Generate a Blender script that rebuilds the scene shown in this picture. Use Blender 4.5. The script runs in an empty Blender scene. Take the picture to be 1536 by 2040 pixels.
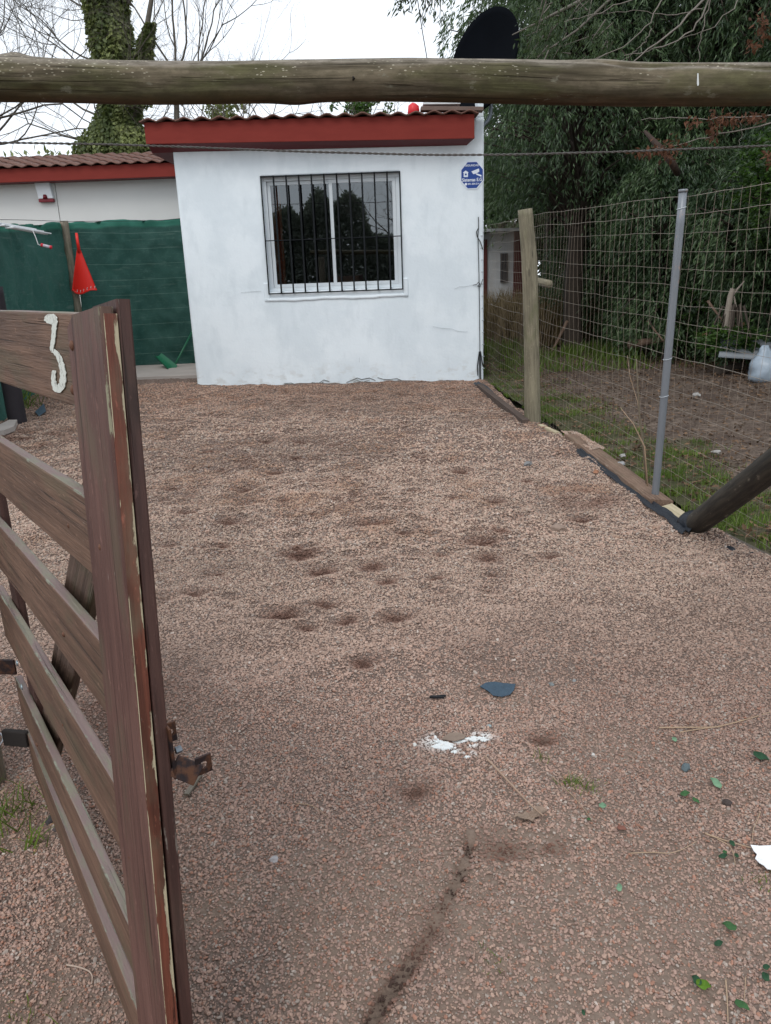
import bpy, math, random
import numpy as np
from mathutils import Vector, Matrix
S = bpy.context.scene
COL = S.collection
# ------------------------------------------------------------------ camera
F_PX, PITCH, ROLL, EYE = 1540.0, math.radians(17.2), math.radians(-2.1), 1.5
cam_d = bpy.data.cameras.new('camera')
cam = bpy.data.objects.new('camera', cam_d)
COL.objects.link(cam)
S.camera = cam
cam.location = (0, 0, EYE)
cam.rotation_euler = (Matrix.Rotation(math.pi/2-PITCH, 3, 'X') @ Matrix.Rotation(ROLL, 3, 'Z')).to_euler()
cam_d.sensor_fit = 'VERTICAL'
cam_d.sensor_height = 36
cam_d.lens = F_PX/2040*36
cam_d.clip_start = .02
cam_d.clip_end = 500
# ------------------------------------------------------------------ sky and sun (overcast)
W = bpy.data.worlds.new('World')
S.world = W
W.use_nodes = True
wn = W.node_tree
wn.nodes.clear()
sky = wn.nodes.new('ShaderNodeTexSky')
sky.sky_type = 'NISHITA'
sky.sun_disc = False
sky.sun_elevation = math.radians(52)
sky.sun_rotation = math.radians(200)
sky.air_density = 1.0
sky.dust_density = 3.0
m1 = wn.nodes.new('ShaderNodeVectorMath'); m1.operation = 'SCALE'; m1.inputs['Scale'].default_value = .09
cl = wn.nodes.new('ShaderNodeTexNoise'); cl.inputs['Scale'].default_value = 1.6; cl.inputs['Detail'].default_value = 4
clr = wn.nodes.new('ShaderNodeMix'); clr.data_type = 'RGBA'
clr.inputs[6].default_value = (.86, .93, 1.03, 1); clr.inputs[7].default_value = (1.05, 1.09, 1.13, 1)
mx = wn.nodes.new('ShaderNodeMix'); mx.data_type = 'RGBA'; mx.inputs[0].default_value = .84
bg = wn.nodes.new('ShaderNodeBackground'); wo = wn.nodes.new('ShaderNodeOutputWorld')
tc = wn.nodes.new('ShaderNodeTexCoord')
wn.links.new(tc.outputs['Generated'], cl.inputs['Vector'])
wn.links.new(sky.outputs[0], m1.inputs[0]); wn.links.new(cl.outputs[0], clr.inputs[0])
wn.links.new(m1.outputs[0], mx.inputs[6]); wn.links.new(clr.outputs[2], mx.inputs[7])
wn.links.new(mx.outputs[2], bg.inputs[0]); wn.links.new(bg.outputs[0], wo.inputs[0])
bg.inputs[1].default_value = 1.0
sd = bpy.data.lights.new('sun', 'SUN'); sd.energy = .7; sd.angle = math.radians(25); sd.color = (1, .97, .93)
sun = bpy.data.objects.new('sun', sd); COL.objects.link(sun)
sun.rotation_euler = (math.radians(38), 0, math.radians(-20))
S.view_settings.view_transform = 'Standard'
S.view_settings.look = 'None'
S.view_settings.gamma = 1
S.view_settings.exposure = .45
S.view_settings.use_curve_mapping = False

# ------------------------------------------------------------------ survey helpers: lines of sight to real places
RM = np.array(Matrix.Rotation(math.pi/2-PITCH, 3, 'X') @ Matrix.Rotation(ROLL, 3, 'Z'))
def ray(x, y): return RM @ np.array([x-768., -(y-1020.), -F_PX])
def onz(x, y, z=0.):
    d = ray(x, y); return np.array([0, 0, EYE]) + d*((z-EYE)/d[2])
def ony(x, y, Y):
    d = ray(x, y); return np.array([0, 0, EYE]) + d*(Y/d[1])
R = np.random.RandomState(7)

# ------------------------------------------------------------------ object helpers
def tag(o, label=None, cat=None, group=None, kind=None):
    if label: o['label'] = label
    if cat: o['category'] = cat
    if group: o['group'] = group
    if kind: o['kind'] = kind
    return o
def empty(name, loc, label, cat, group=None):
    o = bpy.data.objects.new(name, None); COL.objects.link(o); o.location = loc
    return tag(o, label, cat, group)
def link(name, me, parent=None, mat=None):
    if mat is not None and not me.materials: me.materials.append(mat)
    o = bpy.data.objects.new(name, me); COL.objects.link(o)
    if parent is not None:
        o.parent = parent
        o.matrix_parent_inverse = Matrix.Translation(-origin(parent))
    return o
def origin(p):
    v = Vector(p.location)
    if p.parent is not None: v = v+origin(p.parent)+p.matrix_parent_inverse.to_translation()
    return v
def mesh_np(name, V, Fc, smooth=False, attrs=None):
    """V (n,3); Fc (m,k) int array or list of lists"""
    me = bpy.data.meshes.new(name)
    V = np.asarray(V, dtype=np.float32).reshape(-1, 3)
    if isinstance(Fc, np.ndarray):
        m, k = Fc.shape
        me.vertices.add(len(V)); me.vertices.foreach_set('co', V.ravel())
        me.loops.add(m*k); me.loops.foreach_set('vertex_index', Fc.astype(np.int32).ravel())
        me.polygons.add(m); me.polygons.foreach_set('loop_start', np.arange(0, m*k, k, dtype=np.int32))
        me.update(calc_edges=True)
    else:
        me.from_pydata([tuple(map(float, v)) for v in V], [], [list(map(int, f)) for f in Fc]); me.update()
    me.polygons.foreach_set('use_smooth', [smooth]*len(me.polygons))
    for n, a in (attrs or {}).items():
        a = np.asarray(a, dtype=np.float32)
        if a.ndim == 1:
            at = me.attributes.new(n, 'FLOAT', 'POINT'); at.data.foreach_set('value', a)
        else:
            at = me.attributes.new(n, 'FLOAT_VECTOR', 'POINT'); at.data.foreach_set('vector', a.ravel())
    return me
class MB:
    def __init__(s): s.V = []; s.F = []; s.n = 0
    def add(s, V, Fc):
        s.V += [tuple(map(float, v)) for v in V]
        s.F += [[i+s.n for i in f] for f in Fc]; s.n = len(s.V); return s
    def box(s, a, b):
        x0, y0, z0 = a; x1, y1, z1 = b
        return s.add([(x0,y0,z0),(x1,y0,z0),(x1,y1,z0),(x0,y1,z0),(x0,y0,z1),(x1,y0,z1),(x1,y1,z1),(x0,y1,z1)],
                     [(0,3,2,1),(4,5,6,7),(0,1,5,4),(1,2,6,5),(2,3,7,6),(3,0,4,7)])
    def beam(s, a, b, w, h, up=(0,0,1)):
        a = Vector(a); b = Vector(b); d = (b-a).normalized(); r = d.cross(Vector(up)).normalized(); u = r.cross(d)
        P = [p+r*i*w/2+u*j*h/2 for p in (a, b) for i, j in ((-1,-1),(1,-1),(1,1),(-1,1))]
        return s.add(P, [(0,1,2,3),(7,6,5,4),(0,4,5,1),(1,5,6,2),(2,6,7,3),(3,7,4,0)])
    def tube(s, pts, rad, sides=8, caps=True):
        V, Fc = tube_vf(pts, rad, sides, caps); return s.add(V, Fc)
    def build(s, name, mat, parent=None, smooth=False, bevel=0):
        me = mesh_np(name, s.V, s.F, smooth)
        o = link(name, me, parent, mat)
        if bevel:
            md = o.modifiers.new('bevel', 'BEVEL'); md.width = bevel; md.segments = 2; md.limit_method = 'ANGLE'
        return o
def tube_vf(pts, rad, sides=8, caps=True, wob=None):
    P = np.asarray(pts, float); n = len(P)
    r = np.full(n, rad, float) if np.isscalar(rad) else np.asarray(rad, float)
    T = np.gradient(P, axis=0); T /= np.linalg.norm(T, axis=1)[:, None]+1e-12
    up = np.array([0, 0, 1.]) if abs(T[0][2]) < .9 else np.array([1., 0, 0])
    V = []; A = np.linspace(0, 2*math.pi, sides, endpoint=False)
    u = np.cross(T[0], up); u /= np.linalg.norm(u)
    for i in range(n):
        u = u - T[i]*(u@T[i]); u /= np.linalg.norm(u); v = np.cross(T[i], u)
        rr = r[i]*np.ones(sides) if wob is None else r[i]+wob(i, A)
        V.append(P[i] + np.cos(A)[:, None]*rr[:, None]*u + np.sin(A)[:, None]*rr[:, None]*v)
    V = np.concatenate(V)
    Fc = [(i*sides+j, i*sides+(j+1) % sides, (i+1)*sides+(j+1) % sides, (i+1)*sides+j) for i in range(n-1) for j in range(sides)]
    if caps: Fc += [tuple(range(sides))[::-1], tuple(range((n-1)*sides, n*sides))]
    return V, Fc
# value noise
def vnoise(x, y, s, seed=0):
    x = np.asarray(x, float)*s+seed*17.3; y = np.asarray(y, float)*s+seed*5.7
    xi = np.floor(x); yi = np.floor(y); fx = x-xi; fy = y-yi
    fx = fx*fx*(3-2*fx); fy = fy*fy*(3-2*fy)
    def h(a, b):
        v = np.sin(a*127.1+b*311.7+seed*74.7)*43758.5453
        return v-np.floor(v)
    return (h(xi, yi)*(1-fx)+h(xi+1, yi)*fx)*(1-fy)+(h(xi, yi+1)*(1-fx)+h(xi+1, yi+1)*fx)*fy
def fbm(x, y, s, seed=0, o=4):
    t = 0; a = .5
    for k in range(o): t = t+a*vnoise(x, y, s*2**k, seed+k); a *= .5
    return t
def sst(e0, e1, x):
    t = np.clip((x-e0)/(e1-e0), 0, 1); return t*t*(3-2*t)

# ------------------------------------------------------------------ material helpers
class NT:
    def __init__(s, name):
        s.m = bpy.data.materials.new(name); s.m.use_nodes = True; s.t = s.m.node_tree; s.t.nodes.clear()
        s.out = s.n('ShaderNodeOutputMaterial'); s.b = s.n('ShaderNodeBsdfPrincipled'); s.l(s.b.outputs[0], s.out.inputs[0])
    def n(s, t, **k):
        nd = s.t.nodes.new(t)
        for a, v in k.items(): setattr(nd, a, v)
        return nd
    def l(s, a, b): s.t.links.new(a, b)
    def put(s, sock, v):
        if hasattr(v, 'links'): s.l(v, sock)
        elif isinstance(v, (tuple, list)) and len(v) == 3 and sock.type == 'RGBA': sock.default_value = (*v, 1)
        else: sock.default_value = v
    def obj(s): return s.n('ShaderNodeTexCoord').outputs['Object']
    def attr(s, name, kind='GEOMETRY', out='Fac'):
        a = s.n('ShaderNodeAttribute', attribute_name=name, attribute_type=kind); return a.outputs[out]
    def map(s, v, sc=(1,1,1), loc=(0,0,0)):
        m = s.n('ShaderNodeMapping'); s.l(v, m.inputs[0]); m.inputs['Scale'].default_value = sc; m.inputs['Location'].default_value = loc; return m.outputs[0]
    def noise(s, v, sc, det=4, ro=.55, dist=0, out=0):
        n = s.n('ShaderNodeTexNoise'); s.l(v, n.inputs['Vector']); n.inputs['Scale'].default_value = sc
        n.inputs['Detail'].default_value = det; n.inputs['Roughness'].default_value = ro; n.inputs['Distortion'].default_value = dist; return n.outputs[out]
    def voro(s, v, sc, feat='F1', out='Distance', rnd=1):
        n = s.n('ShaderNodeTexVoronoi', feature=feat); s.l(v, n.inputs['Vector']); n.inputs['Scale'].default_value = sc
        n.inputs['Randomness'].default_value = rnd; return n.outputs[out]
    def ramp(s, f, a, b, c0=(0,0,0), c1=(1,1,1)):
        r = s.n('ShaderNodeMapRange', interpolation_type='SMOOTHSTEP'); s.put(r.inputs[0], f)
        r.inputs[1].default_value = a; r.inputs[2].default_value = b; return r.outputs[0]
    def mix(s, f, a, b, mode='MIX'):
        m = s.n('ShaderNodeMix', data_type='RGBA', blend_type=mode); s.put(m.inputs[0], f); s.put(m.inputs[6], a); s.put(m.inputs[7], b); return m.outputs[2]
    def math(s, op, a, b=0.):
        m = s.n('ShaderNodeMath', operation=op); s.put(m.inputs[0], a); s.put(m.inputs[1], b); return m.outputs[0]
    def bump(s, h, st=.5, d=.01):
        b = s.n('ShaderNodeBump'); b.inputs['Strength'].default_value = st; b.inputs['Distance'].default_value = d; s.l(h, b.inputs['Height']); s.l(b.outputs[0], s.b.inputs['Normal']); return b
    def col(s, c): s.put(s.b.inputs['Base Color'], c); return s
    def rough(s, r): s.put(s.b.inputs['Roughness'], r); return s
def simple(name, c, rough=.6, var=.15, sc=8, metal=0, bump=.1, spec=.4):
    t = NT(name); o = t.obj(); n = t.noise(o, sc, 5)
    t.col(t.mix(n, tuple(x*(1-var) for x in c), tuple(x*(1+var) for x in c))).rough(rough)
    t.b.inputs['Metallic'].default_value = metal; t.b.inputs['Specular IOR Level'].default_value = spec
    if bump: t.bump(t.noise(o, sc*6, 4), bump, .01)
    return t.m
def leafmat(name, c0, c1, trans=.3, rough=.5, spec=.4):
    t = NT(name); a = t.attr('tone')
    c = t.mix(a, c0, c1); t.col(c).rough(rough); t.b.inputs['Specular IOR Level'].default_value = spec
    tr = t.n('ShaderNodeBsdfTranslucent'); t.l(t.mix(.5, c, (c1[0]*1.3, c1[1]*1.4, c1[2])), tr.inputs[0])
    ms = t.n('ShaderNodeMixShader'); ms.inputs[0].default_value = trans
    t.l(t.b.outputs[0], ms.inputs[1]); t.l(tr.outputs[0], ms.inputs[2]); t.l(ms.outputs[0], t.out.inputs[0]); return t.m
# wood that uses the 'gco' attribute (metres along the grain, across, depth) and 'edge'
def wood(name, c0, c1, cpeel, peel=.55, green=.0, gcol=(.12,.13,.06), rough=.62, white=0., toplit_wear=0.):
    t = NT(name); g = t.attr('gco', out='Vector'); e = t.attr('edge')
    gr = t.noise(t.map(g, (3, 60, 60)), 1, 6, .6, .6); big = t.noise(t.map(g, (3, 8, 8)), 1, 4)
    fine = t.noise(t.map(g, (14, 260, 260)), 1, 3)
    c = t.mix(t.ramp(t.math('ADD', t.math('MULTIPLY', gr, .6), t.math('MULTIPLY', big, .4)), .32, .68), c0, c1)
    c = t.mix(t.math('MULTIPLY', t.ramp(fine, .5, .75), .35), c, tuple(x*.45 for x in c0))
    if green: c = t.mix(t.math('MULTIPLY', t.ramp(t.noise(t.map(g, (4, 9, 9), (3, 1, 2)), 1, 5), .5, .68), green), c, gcol)
    kn = t.voro(t.map(g, (2.4, 9, 9), (0.3, .7, .1)), 1); c = t.mix(t.math('MULTIPLY', t.ramp(kn, .13, .06), .6), c, tuple(x*.35 for x in c0))
    ck = t.noise(t.map(g, (1.6, 130, 130), (7, 2, 5)), 1, 3, .5, .5); ckm = t.ramp(ck, .63, .69); c = t.mix(t.math('MULTIPLY', ckm, .7), c, tuple(x*.22 for x in c0))
    c = t.mix(t.math('MULTIPLY', t.ramp(t.noise(t.map(g, (30, 90, 90), (1, 6, 3)), 1, 5, .7), .60, .70), .35), c, tuple(min(1, x*2.3+.03) for x in c1))
    ge = t.n('ShaderNodeNewGeometry'); gz_ = t.n('ShaderNodeSeparateXYZ'); t.l(ge.outputs['True Normal'], gz_.inputs[0]); toplit = t.ramp(gz_.outputs[2], .75, .95)
    c = t.mix(t.math('MULTIPLY', toplit, toplit_wear), c, t.mix(t.ramp(t.noise(t.map(g, (7, 30, 30), (2, 8, 1)), 1, 5, .65), .42, .62), (.21, .155, .150), (.20, .20, .15)))  # sky light on top faces painted in as paler tint, with grey-green weathering
    pn = t.noise(t.map(g, (9, 40, 40), (9, 4, 2)), 1, 6, .65)
    pe = t.ramp(t.math('ADD', t.math('MULTIPLY', e, .42), t.math('MULTIPLY', pn, .9)), 1.22-peel, 1.27-peel)
    c = t.mix(pe, c, cpeel)
    if white:
        sp = t.noise(t.map(g, (25, 130, 130), (5, 5, 5)), 1, 4, .7); c = t.mix(t.math('MULTIPLY', t.ramp(sp, .70, .74), white), c, (.5, .49, .43))
    t.col(c); t.rough(t.math('ADD', rough-.12, t.math('MULTIPLY', big, .3))); t.b.inputs['Specular IOR Level'].default_value = .35
    t.bump(t.math('SUBTRACT', t.math('ADD', gr, t.math('MULTIPLY', fine, .5)), t.math('ADD', t.math('MULTIPLY', pe, .5), t.math('MULTIPLY', ckm, .8))), .7, .004); return t.m

# a sawn board: rounded rectangular section swept from a to b. wdir = width direction, bend = sideways bow
def board_mesh(name, a, b, wdir, w, th, nseg=24, rad=.0035, bend=0., seed=0, a2=None, wob=.0012, z0=None, endjit=0.):
    a = np.array(a, float); b = np.array(b, float); d = b-a; L = np.linalg.norm(d); d /= L
    wd = np.array(wdir, float); wd -= d*(wd@d); wd /= np.linalg.norm(wd); td = np.cross(d, wd)
    hw, ht = w/2, th/2; r = min(rad, ht*.9, hw*.9)
    sec = []; ed = []
    for cx, cy, a0 in ((hw-r, ht-r, 0), (-hw+r, ht-r, 90), (-hw+r, -ht+r, 180), (hw-r, -ht+r, 270)):
        for k in (0, 45, 90):
            an = math.radians(a0+k); sec.append((cx+r*math.cos(an), cy+r*math.sin(an))); ed.append(1.)
        # a point just inside each corner keeps wear narrow
        nx = {0: (hw-r*2 if hw > r*4 else 0, ht), 90: (-hw, ht-r*1.7 if ht > r*2.5 else 0), 180: (-hw+r*2 if hw > r*4 else 0, -ht), 270: (hw, -ht+r*1.7 if ht > r*2.5 else 0)}[a0]
        sec.append(nx); ed.append(0.)
        if a0 in (0, 180):
            s_ = 1 if a0 == 0 else -1
            sec.append((-s_*(hw-r*2) if hw > r*4 else 0, s_*ht)); ed.append(0.)
    sec = np.array(sec); n = len(sec); V = []; G = []; E = []
    rs = np.random.RandomState(seed+11)
    for i in range(nseg+1):
        f = i/nseg; c = a+d*L*f+td*bend*math.sin(math.pi*f)
        ww = 1+(vnoise(f*L*6, seed, 1, 3)-.5)*wob*2/hw*.5
        V.append(c+wd*(sec[:, 0:1]*ww+(vnoise(f*L*5, seed+9, 1, 5)-.5)*wob)+td*sec[:, 1:2])
        G.append(np.stack([np.full(n, f*L+seed*3.1), sec[:, 0]+seed*.73, sec[:, 1]+seed*.37], 1)); E.append(ed)
    V = np.concatenate(V); G = np.concatenate(G); E = np.concatenate(E)
    Fc = [(i*n+j, i*n+(j+1) % n, (i+1)*n+(j+1) % n, (i+1)*n+j) for i in range(nseg) for j in range(n)]
    Fc += [list(range(n))[::-1], list(range(nseg*n, nseg*n+n))]
    me = mesh_np(name, V, Fc, False, {'gco': G, 'edge': E})
    return me
# a round pole with wobble, knots and grain coordinates
def pole_mesh(name, pts, rad, sides=28, seed=0, wob=.04, knots=(), groove=None):
    P = np.asarray(pts, float); n = len(P); r = np.full(n, rad) if np.isscalar(rad) else np.asarray(rad)
    cum = np.r_[0, np.cumsum(np.linalg.norm(np.diff(P, axis=0), axis=1))]
    def wb(i, A):
        o = r[i]*wob*((vnoise(np.cos(A)*1.3+3, np.sin(A)*1.3+cum[i]*2.2, 1, seed)-.5)*2+(vnoise(np.cos(A)*3+3, np.sin(A)*3+cum[i]*9, 1, seed+4)-.5)*.7)
        for kp, ka, kr, kh in knots:
            da = (A-ka+math.pi) % (2*math.pi)-math.pi
            q = ((cum[i]-kp)/kr)**2+(da*r[i]/(kr*.6))**2; o = o+kh*np.exp(-q)
        if groove:
            for g in groove:
                f = (cum[i]-g[0])/(g[1]-g[0])
                if 0 < f < 1:
                    ga = g[2]+(g[3]-g[2])*f+.12*math.sin(f*17); da = (A-ga+math.pi) % (2*math.pi)-math.pi
                    o = o-g[4]*math.sin(math.pi*f)**.4*np.exp(-(da/.09)**2)
        return o
    V, Fc = tube_vf(P, r, sides, True, wb)
    A = np.linspace(0, 2*math.pi, sides, endpoint=False)
    G = np.concatenate([np.stack([np.full(sides, cum[i]+seed), np.cos(A)*r[i], np.sin(A)*r[i]], 1) for i in range(n)])
    me = mesh_np(name, V, Fc, True, {'gco': G, 'edge': np.zeros(len(V))})
    return me
def lin(a, b, n): 
    a = np.array(a, float); b = np.array(b, float); return a+(b-a)*np.linspace(0, 1, n)[:, None]

# leaves as folded kites
def leaf_vf(P, D, N, L, Wd, fold=.15):
    D = D/(np.linalg.norm(D, axis=1)[:, None]+1e-9); Sd = np.cross(D, N); Sd /= np.linalg.norm(Sd, axis=1)[:, None]+1e-9; U = np.cross(Sd, D)
    L = L[:, None]; Wd = Wd[:, None]
    V = np.stack([P, P+D*L*.42+Sd*Wd*.5+U*Wd*fold, P+D*L, P+D*L*.42-Sd*Wd*.5+U*Wd*fold], 1).reshape(-1, 3)
    n = len(P); i = np.arange(n)[:, None]*4
    return V, np.concatenate([i+np.array([0, 1, 2]), i+np.array([0, 2, 3])])
def leaves_obj(name, P, D, N, L, Wd, tone, mat, parent=None, fold=.15):
    V, Fc = leaf_vf(P, D, N, L, Wd, fold)
    me = mesh_np(name, V, Fc, False, {'tone': np.repeat(tone, 4)})
    return link(name, me, parent, mat)
def rdir(n, rs=R):
    v = rs.normal(size=(n, 3)); return v/np.linalg.norm(v, axis=1)[:, None]

# ================================================================== THE GROUND
XR = np.array([(-2, 3.4), (3.1, 3.4), (3.45, 2.5), (3.62, 1.99), (4.25, 1.84), (4.85, 1.78), (7.1, 1.6), (7.7, 1.53), (11.1, 1.42), (16, 1.42)])
def xright(y): return np.interp(y, XR[:, 0], XR[:, 1])
PITS = [(595,1108,60),(560,1222,58),(645,1207,44),(788,1237,52),(695,1243,44),(610,1252,36),(455,1042,42),(960,1082,55),(975,1122,44),(985,1000,36),(672,886,32),(595,880,26),(530,880,36),
 (917,943,32),(748,917,26),(740,1132,42),(770,1162,30),(985,1156,24),(430,1143,28),(385,1183,36),(400,935,32),(490,975,32),(705,988,26),(745,1042,60),(820,981,26),(805,1066,32),(1160,1035,42),
 (1100,1110,32),(440,940,26),(370,1022,32),(545,940,32),(582,915,30),(725,1340,46),(1008,1690,64),(1100,1692,36),(830,1575,56),(1080,1470,40),(640,1140,46),(590,1095,34),(345,975,30),(1050,960,20),
 (905,990,22),(870,1160,30),(345,840,26),(415,905,22),(640,915,20),(690,955,22),(500,915,22),(880,1110,26),(1000,1065,26),(620,1025,20),(560,1000,20),(335,1085,26),(810,1030,24),(440,1090,24)]
PW = []
for x, y, w in PITS:
    p = onz(x, y, .01); dep = math.hypot(p[0], p[1], EYE)
    PW.append((p[0], p[1], w/1540*dep*.58))
PWS = set(PW)
pr = np.random.RandomState(3)
for k in range(150):
    y = pr.uniform(3.2, 8.5); x = pr.uniform(-.36*y, .22*y); PW.append((x, y, pr.uniform(.02, .055)))
for k in range(150):
    y = pr.uniform(4.8, 10.2); x = pr.uniform(-.34*y, .06*y); PW.append((x, y, pr.uniform(.03, .085)))
RUT = [onz(*p) for p in ((940,1668),(925,1730),(890,1800),(862,1860),(815,1925),(775,1985),(742,2035),(700,2110))]
def seg_dist(x, y, pts):
    d = np.full(np.shape(x), 9.)
    for a, b in zip(pts[:-1], pts[1:]):
        ax, ay, bx, by = a[0], a[1], b[0], b[1]; L2 = (bx-ax)**2+(by-ay)**2
        t = np.clip(((x-ax)*(bx-ax)+(y-ay)*(by-ay))/L2, 0, 1); d = np.minimum(d, np.hypot(x-ax-t*(bx-ax), y-ay-t*(by-ay)))
    return d
def wet_and_h(x, y):
    """height of the gravel bed and how freshly turned (dark, reddish) it is"""
    x = np.asarray(x, float); y = np.asarray(y, float)
    h = .016+(fbm(x, y, 1.1, 2, 3)-.45)*.06+(fbm(x, y, 5, 8, 3)-.45)*.062*sst(1.2, 3, y)
    h = h+.07*sst(-1.2, -2.8, x)*sst(9.5, 11.3, y)-.03*sst(10.2, 11, y)*sst(0, 1.2, x)
    # raked bank across the drive just inside the gate
    h = h+.045*np.exp(-((y-(2.72+.12*np.sin(x*2)))/.22)**2)*sst(1.1, .2, x)
    wet = np.zeros_like(h)
    for px, py, r in PW:
        m = (np.abs(x-px) < r*5) & (np.abs(y-py) < r*5)
        if not m.any(): continue
        xx, yy = x[m], y[m]; wob = .45+1.1*fbm(xx, yy, 13, 5, 3)
        q = np.hypot((xx-px)/1.25, (yy-py))/(r*wob)
        h[m] += -min(.022, r*.28)*np.exp(-q*q*1.2)+min(.010, r*.14)*np.exp(-((q-1.7)/.5)**2)
        wet[m] = np.maximum(wet[m], np.exp(-(q*1.0)**2)*(.95 if (px, py, r) in PWS else .42))
    d = seg_dist(x+.018*(fbm(x, y, 7, 51, 2)-.5), y, RUT); wv = .006+.009*sst(1.75, 1.25, y)+.013*fbm(x, y, 9, 4, 2)
    brk = .6+.5*sst(.3, .7, fbm(x, y, 5, 41, 3)); wv = wv*(.75+.5*fbm(x, y, 10, 43, 2)); h += -.020*brk*np.exp(-(d/wv)**2); wet = np.maximum(wet, np.exp(-(d/(wv*1.1))**2)*1.7*brk); wet = np.maximum(wet, .42*np.exp(-(d/(wv*3.0))**2)*sst(.4, .65, fbm(x, y, 15, 45, 3)))
    for cx, cy, r, a in ((-3.7, 7.6, .9, .8), (-3.0, 8.2, .6, .5), (1.35, 4.9, .28, .75), (1.2, 5.3, .2, .6), (1.25, 8.1, .3, .5), (-1.0, 2.55, .3, .5), (1.3, 6.3, .3, .35), (-2.6, 6.6, .35, .45)):
        q = np.hypot(x-cx, y-cy)/r; wet = np.maximum(wet, a*np.exp(-q*q*1.2)*sst(.3, .6, fbm(x, y, 6, 6)))
    gd = seg_dist(x, y, [(-1.158, 2.14), (-.402, .977)]); h = h-.065*sst(.42, .08, gd)
    edge = sst(.25, .02, xright(y)-x)*sst(3.4, 4., y)
    h = h+edge*.02
    return wet, h
def dirt(x, y):
    """1 where the stones are worn away and fine soil shows"""
    n = fbm(x, y, 2.1, 21, 4); f = sst(2.6, 1.55, y)
    d = sst(.46, .60, n)*f*.85
    for px, py, r in ((820,1790,.20),(720,1900,.16),(1150,1690,.30),(1330,1640,.28),(1460,1650,.22),(980,1850,.2),(1440,1850,.14),(430,1590,.12),(1400,1980,.12),(60,2000,.2),(150,1760,.1),(30,1640,.1),(1000,1400,.12),(1220,1510,.2),(1040,1930,.15),(420,1800,.1)):
        p = onz(px, py); q = np.hypot((x-p[0])*.8, y-p[1])/r; d = np.maximum(d, np.exp(-q*q)*sst(.28, .5, fbm(x, y, 7, 9)))
    return np.clip(d, 0, 1)*.9

t = NT('gravel_bed'); o = t.obj(); wet = t.attr('wet'); dr = t.attr('dirt'); nr = t.attr('near')
cell = t.voro(o, 95, out='Color'); cs = t.n('ShaderNodeSeparateColor'); t.l(cell, cs.inputs[0])
dist = t.voro(o, 95)
c = t.mix(cs.outputs[0], (.20, .145, .118), (.42, .320, .265)); c = t.mix(t.ramp(cs.outputs[1], .8, .95), c, (.34, .30, .28))
c = t.mix(t.ramp(dist, .25, .6), c, (.11, .075, .06))
c = t.mix(t.math('MULTIPLY', nr, .9), c, (.175, .132, .110))
c = t.mix(t.math('MULTIPLY', t.ramp(wet, .15, .9), .8), c, (.082, .038, .025)); c = t.mix(t.ramp(wet, .8, 1.25), c, (.030, .021, .017))
soil = t.mix(t.noise(o, 60, 6, .7), (.125, .092, .070), (.29, .22, .17)); c = t.mix(dr, c, t.mix(.35, soil, t.mix(cs.outputs[0], (.10, .07, .055), (.30, .225, .18))))
c = t.mix(t.ramp(t.noise(o, 1.3, 3), .45, .7), c, t.mix(.25, c, (.12, .06, .04)))
t.col(c).rough(.95); t.b.inputs['Specular IOR Level'].default_value = .15
hh = t.math('ADD', t.math('MULTIPLY', t.math('SUBTRACT', 1., dist), t.math('SUBTRACT', 1., dr)), t.math('MULTIPLY', t.noise(o, 60, 5), .8)); t.bump(hh, .9, .008)
M_GRAVEL = t.m
ys = np.concatenate([np.arange(.3, 4, .014), np.arange(4, 7.5, .035), np.arange(7.5, 14.6, .06)])
us = np.linspace(0, 1, 300)
YY, UU = np.meshgrid(ys, us, indexing='ij'); XL = -5.4; XX = XL+(xright(YY)-XL)*UU
WT, HH = wet_and_h(XX, YY); DD = dirt(XX, YY)
nr_, nc_ = XX.shape; ii = np.arange(nr_*nc_).reshape(nr_, nc_)
Fg = np.stack([ii[:-1, :-1], ii[:-1, 1:], ii[1:, 1:], ii[1:, :-1]], -1).reshape(-1, 4)
me = mesh_np('gravel_drive', np.stack([XX, YY, HH], -1), Fg, True, {'wet': WT.ravel(), 'dirt': DD.ravel(), 'near': sst(4.5, 2., YY).ravel()})
tag(link('gravel_drive', me, None, M_GRAVEL), 'reddish brown gravel drive pitted with footprints in front of the house', None, None, 'structure')

# --- the stones themselves (geometry nodes instances on computed points)
def stone_points():
    P = []; 
    def band(y0, y1, dens, s0, s1, margin):
        xs = lambda y: .53*y+margin
        area_n = int(dens*(y1-y0)*2*xs(y1)); y = R.uniform(y0, y1, area_n); x = R.uniform(-xs(y1), xs(y1), area_n)
        k = (np.abs(x) < xs(y)) & (x < xright(y)-.01) & (x > XL); x, y = x[k], y[k]
        d = dirt(x, y); k = R.uniform(size=len(x)) > d*.48; x, y, d = x[k], y[k], d[k]
        P.append(np.stack([x, y, np.minimum(R.lognormal(0, .34, len(x)), 1.9)*R.uniform(s0, s1, len(x))], 1))
    band(.5, 1.6, 42000, .0018, .0030, .3)
    band(1.6, 2.6, 38000, .0020, .0032, .3)
    band(2.6, 4.0, 21000, .0025, .0038, .3)
    band(4.0, 6.0, 9500, .0038, .0050, .2)
    band(6.0, 11.3, 2900, .0053, .0070, .1)
    n = 2600; y = R.uniform(5.0, 6.9, n); x = xright(y)+R.uniform(0, .15, n)**1.0; k = fbm(x*3, y, 2.2, 77, 3) > .46; P.append(np.stack([x, y, R.uniform(.004, .007, n)], 1)[k])
    return np.concatenate(P)
SP = stone_points(); sx, sy, ss = SP.T
k = ~((sy > 11.0) & (sx > -2.65)); SP = SP[k]; sx, sy, ss = SP.T
swet, sh = wet_and_h(sx, sy); sh = np.where((sx > xright(sy)-.008) & (sy > 4.5), .070-.08*(sx-xright(sy)), sh)
ns = len(SP)
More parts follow.
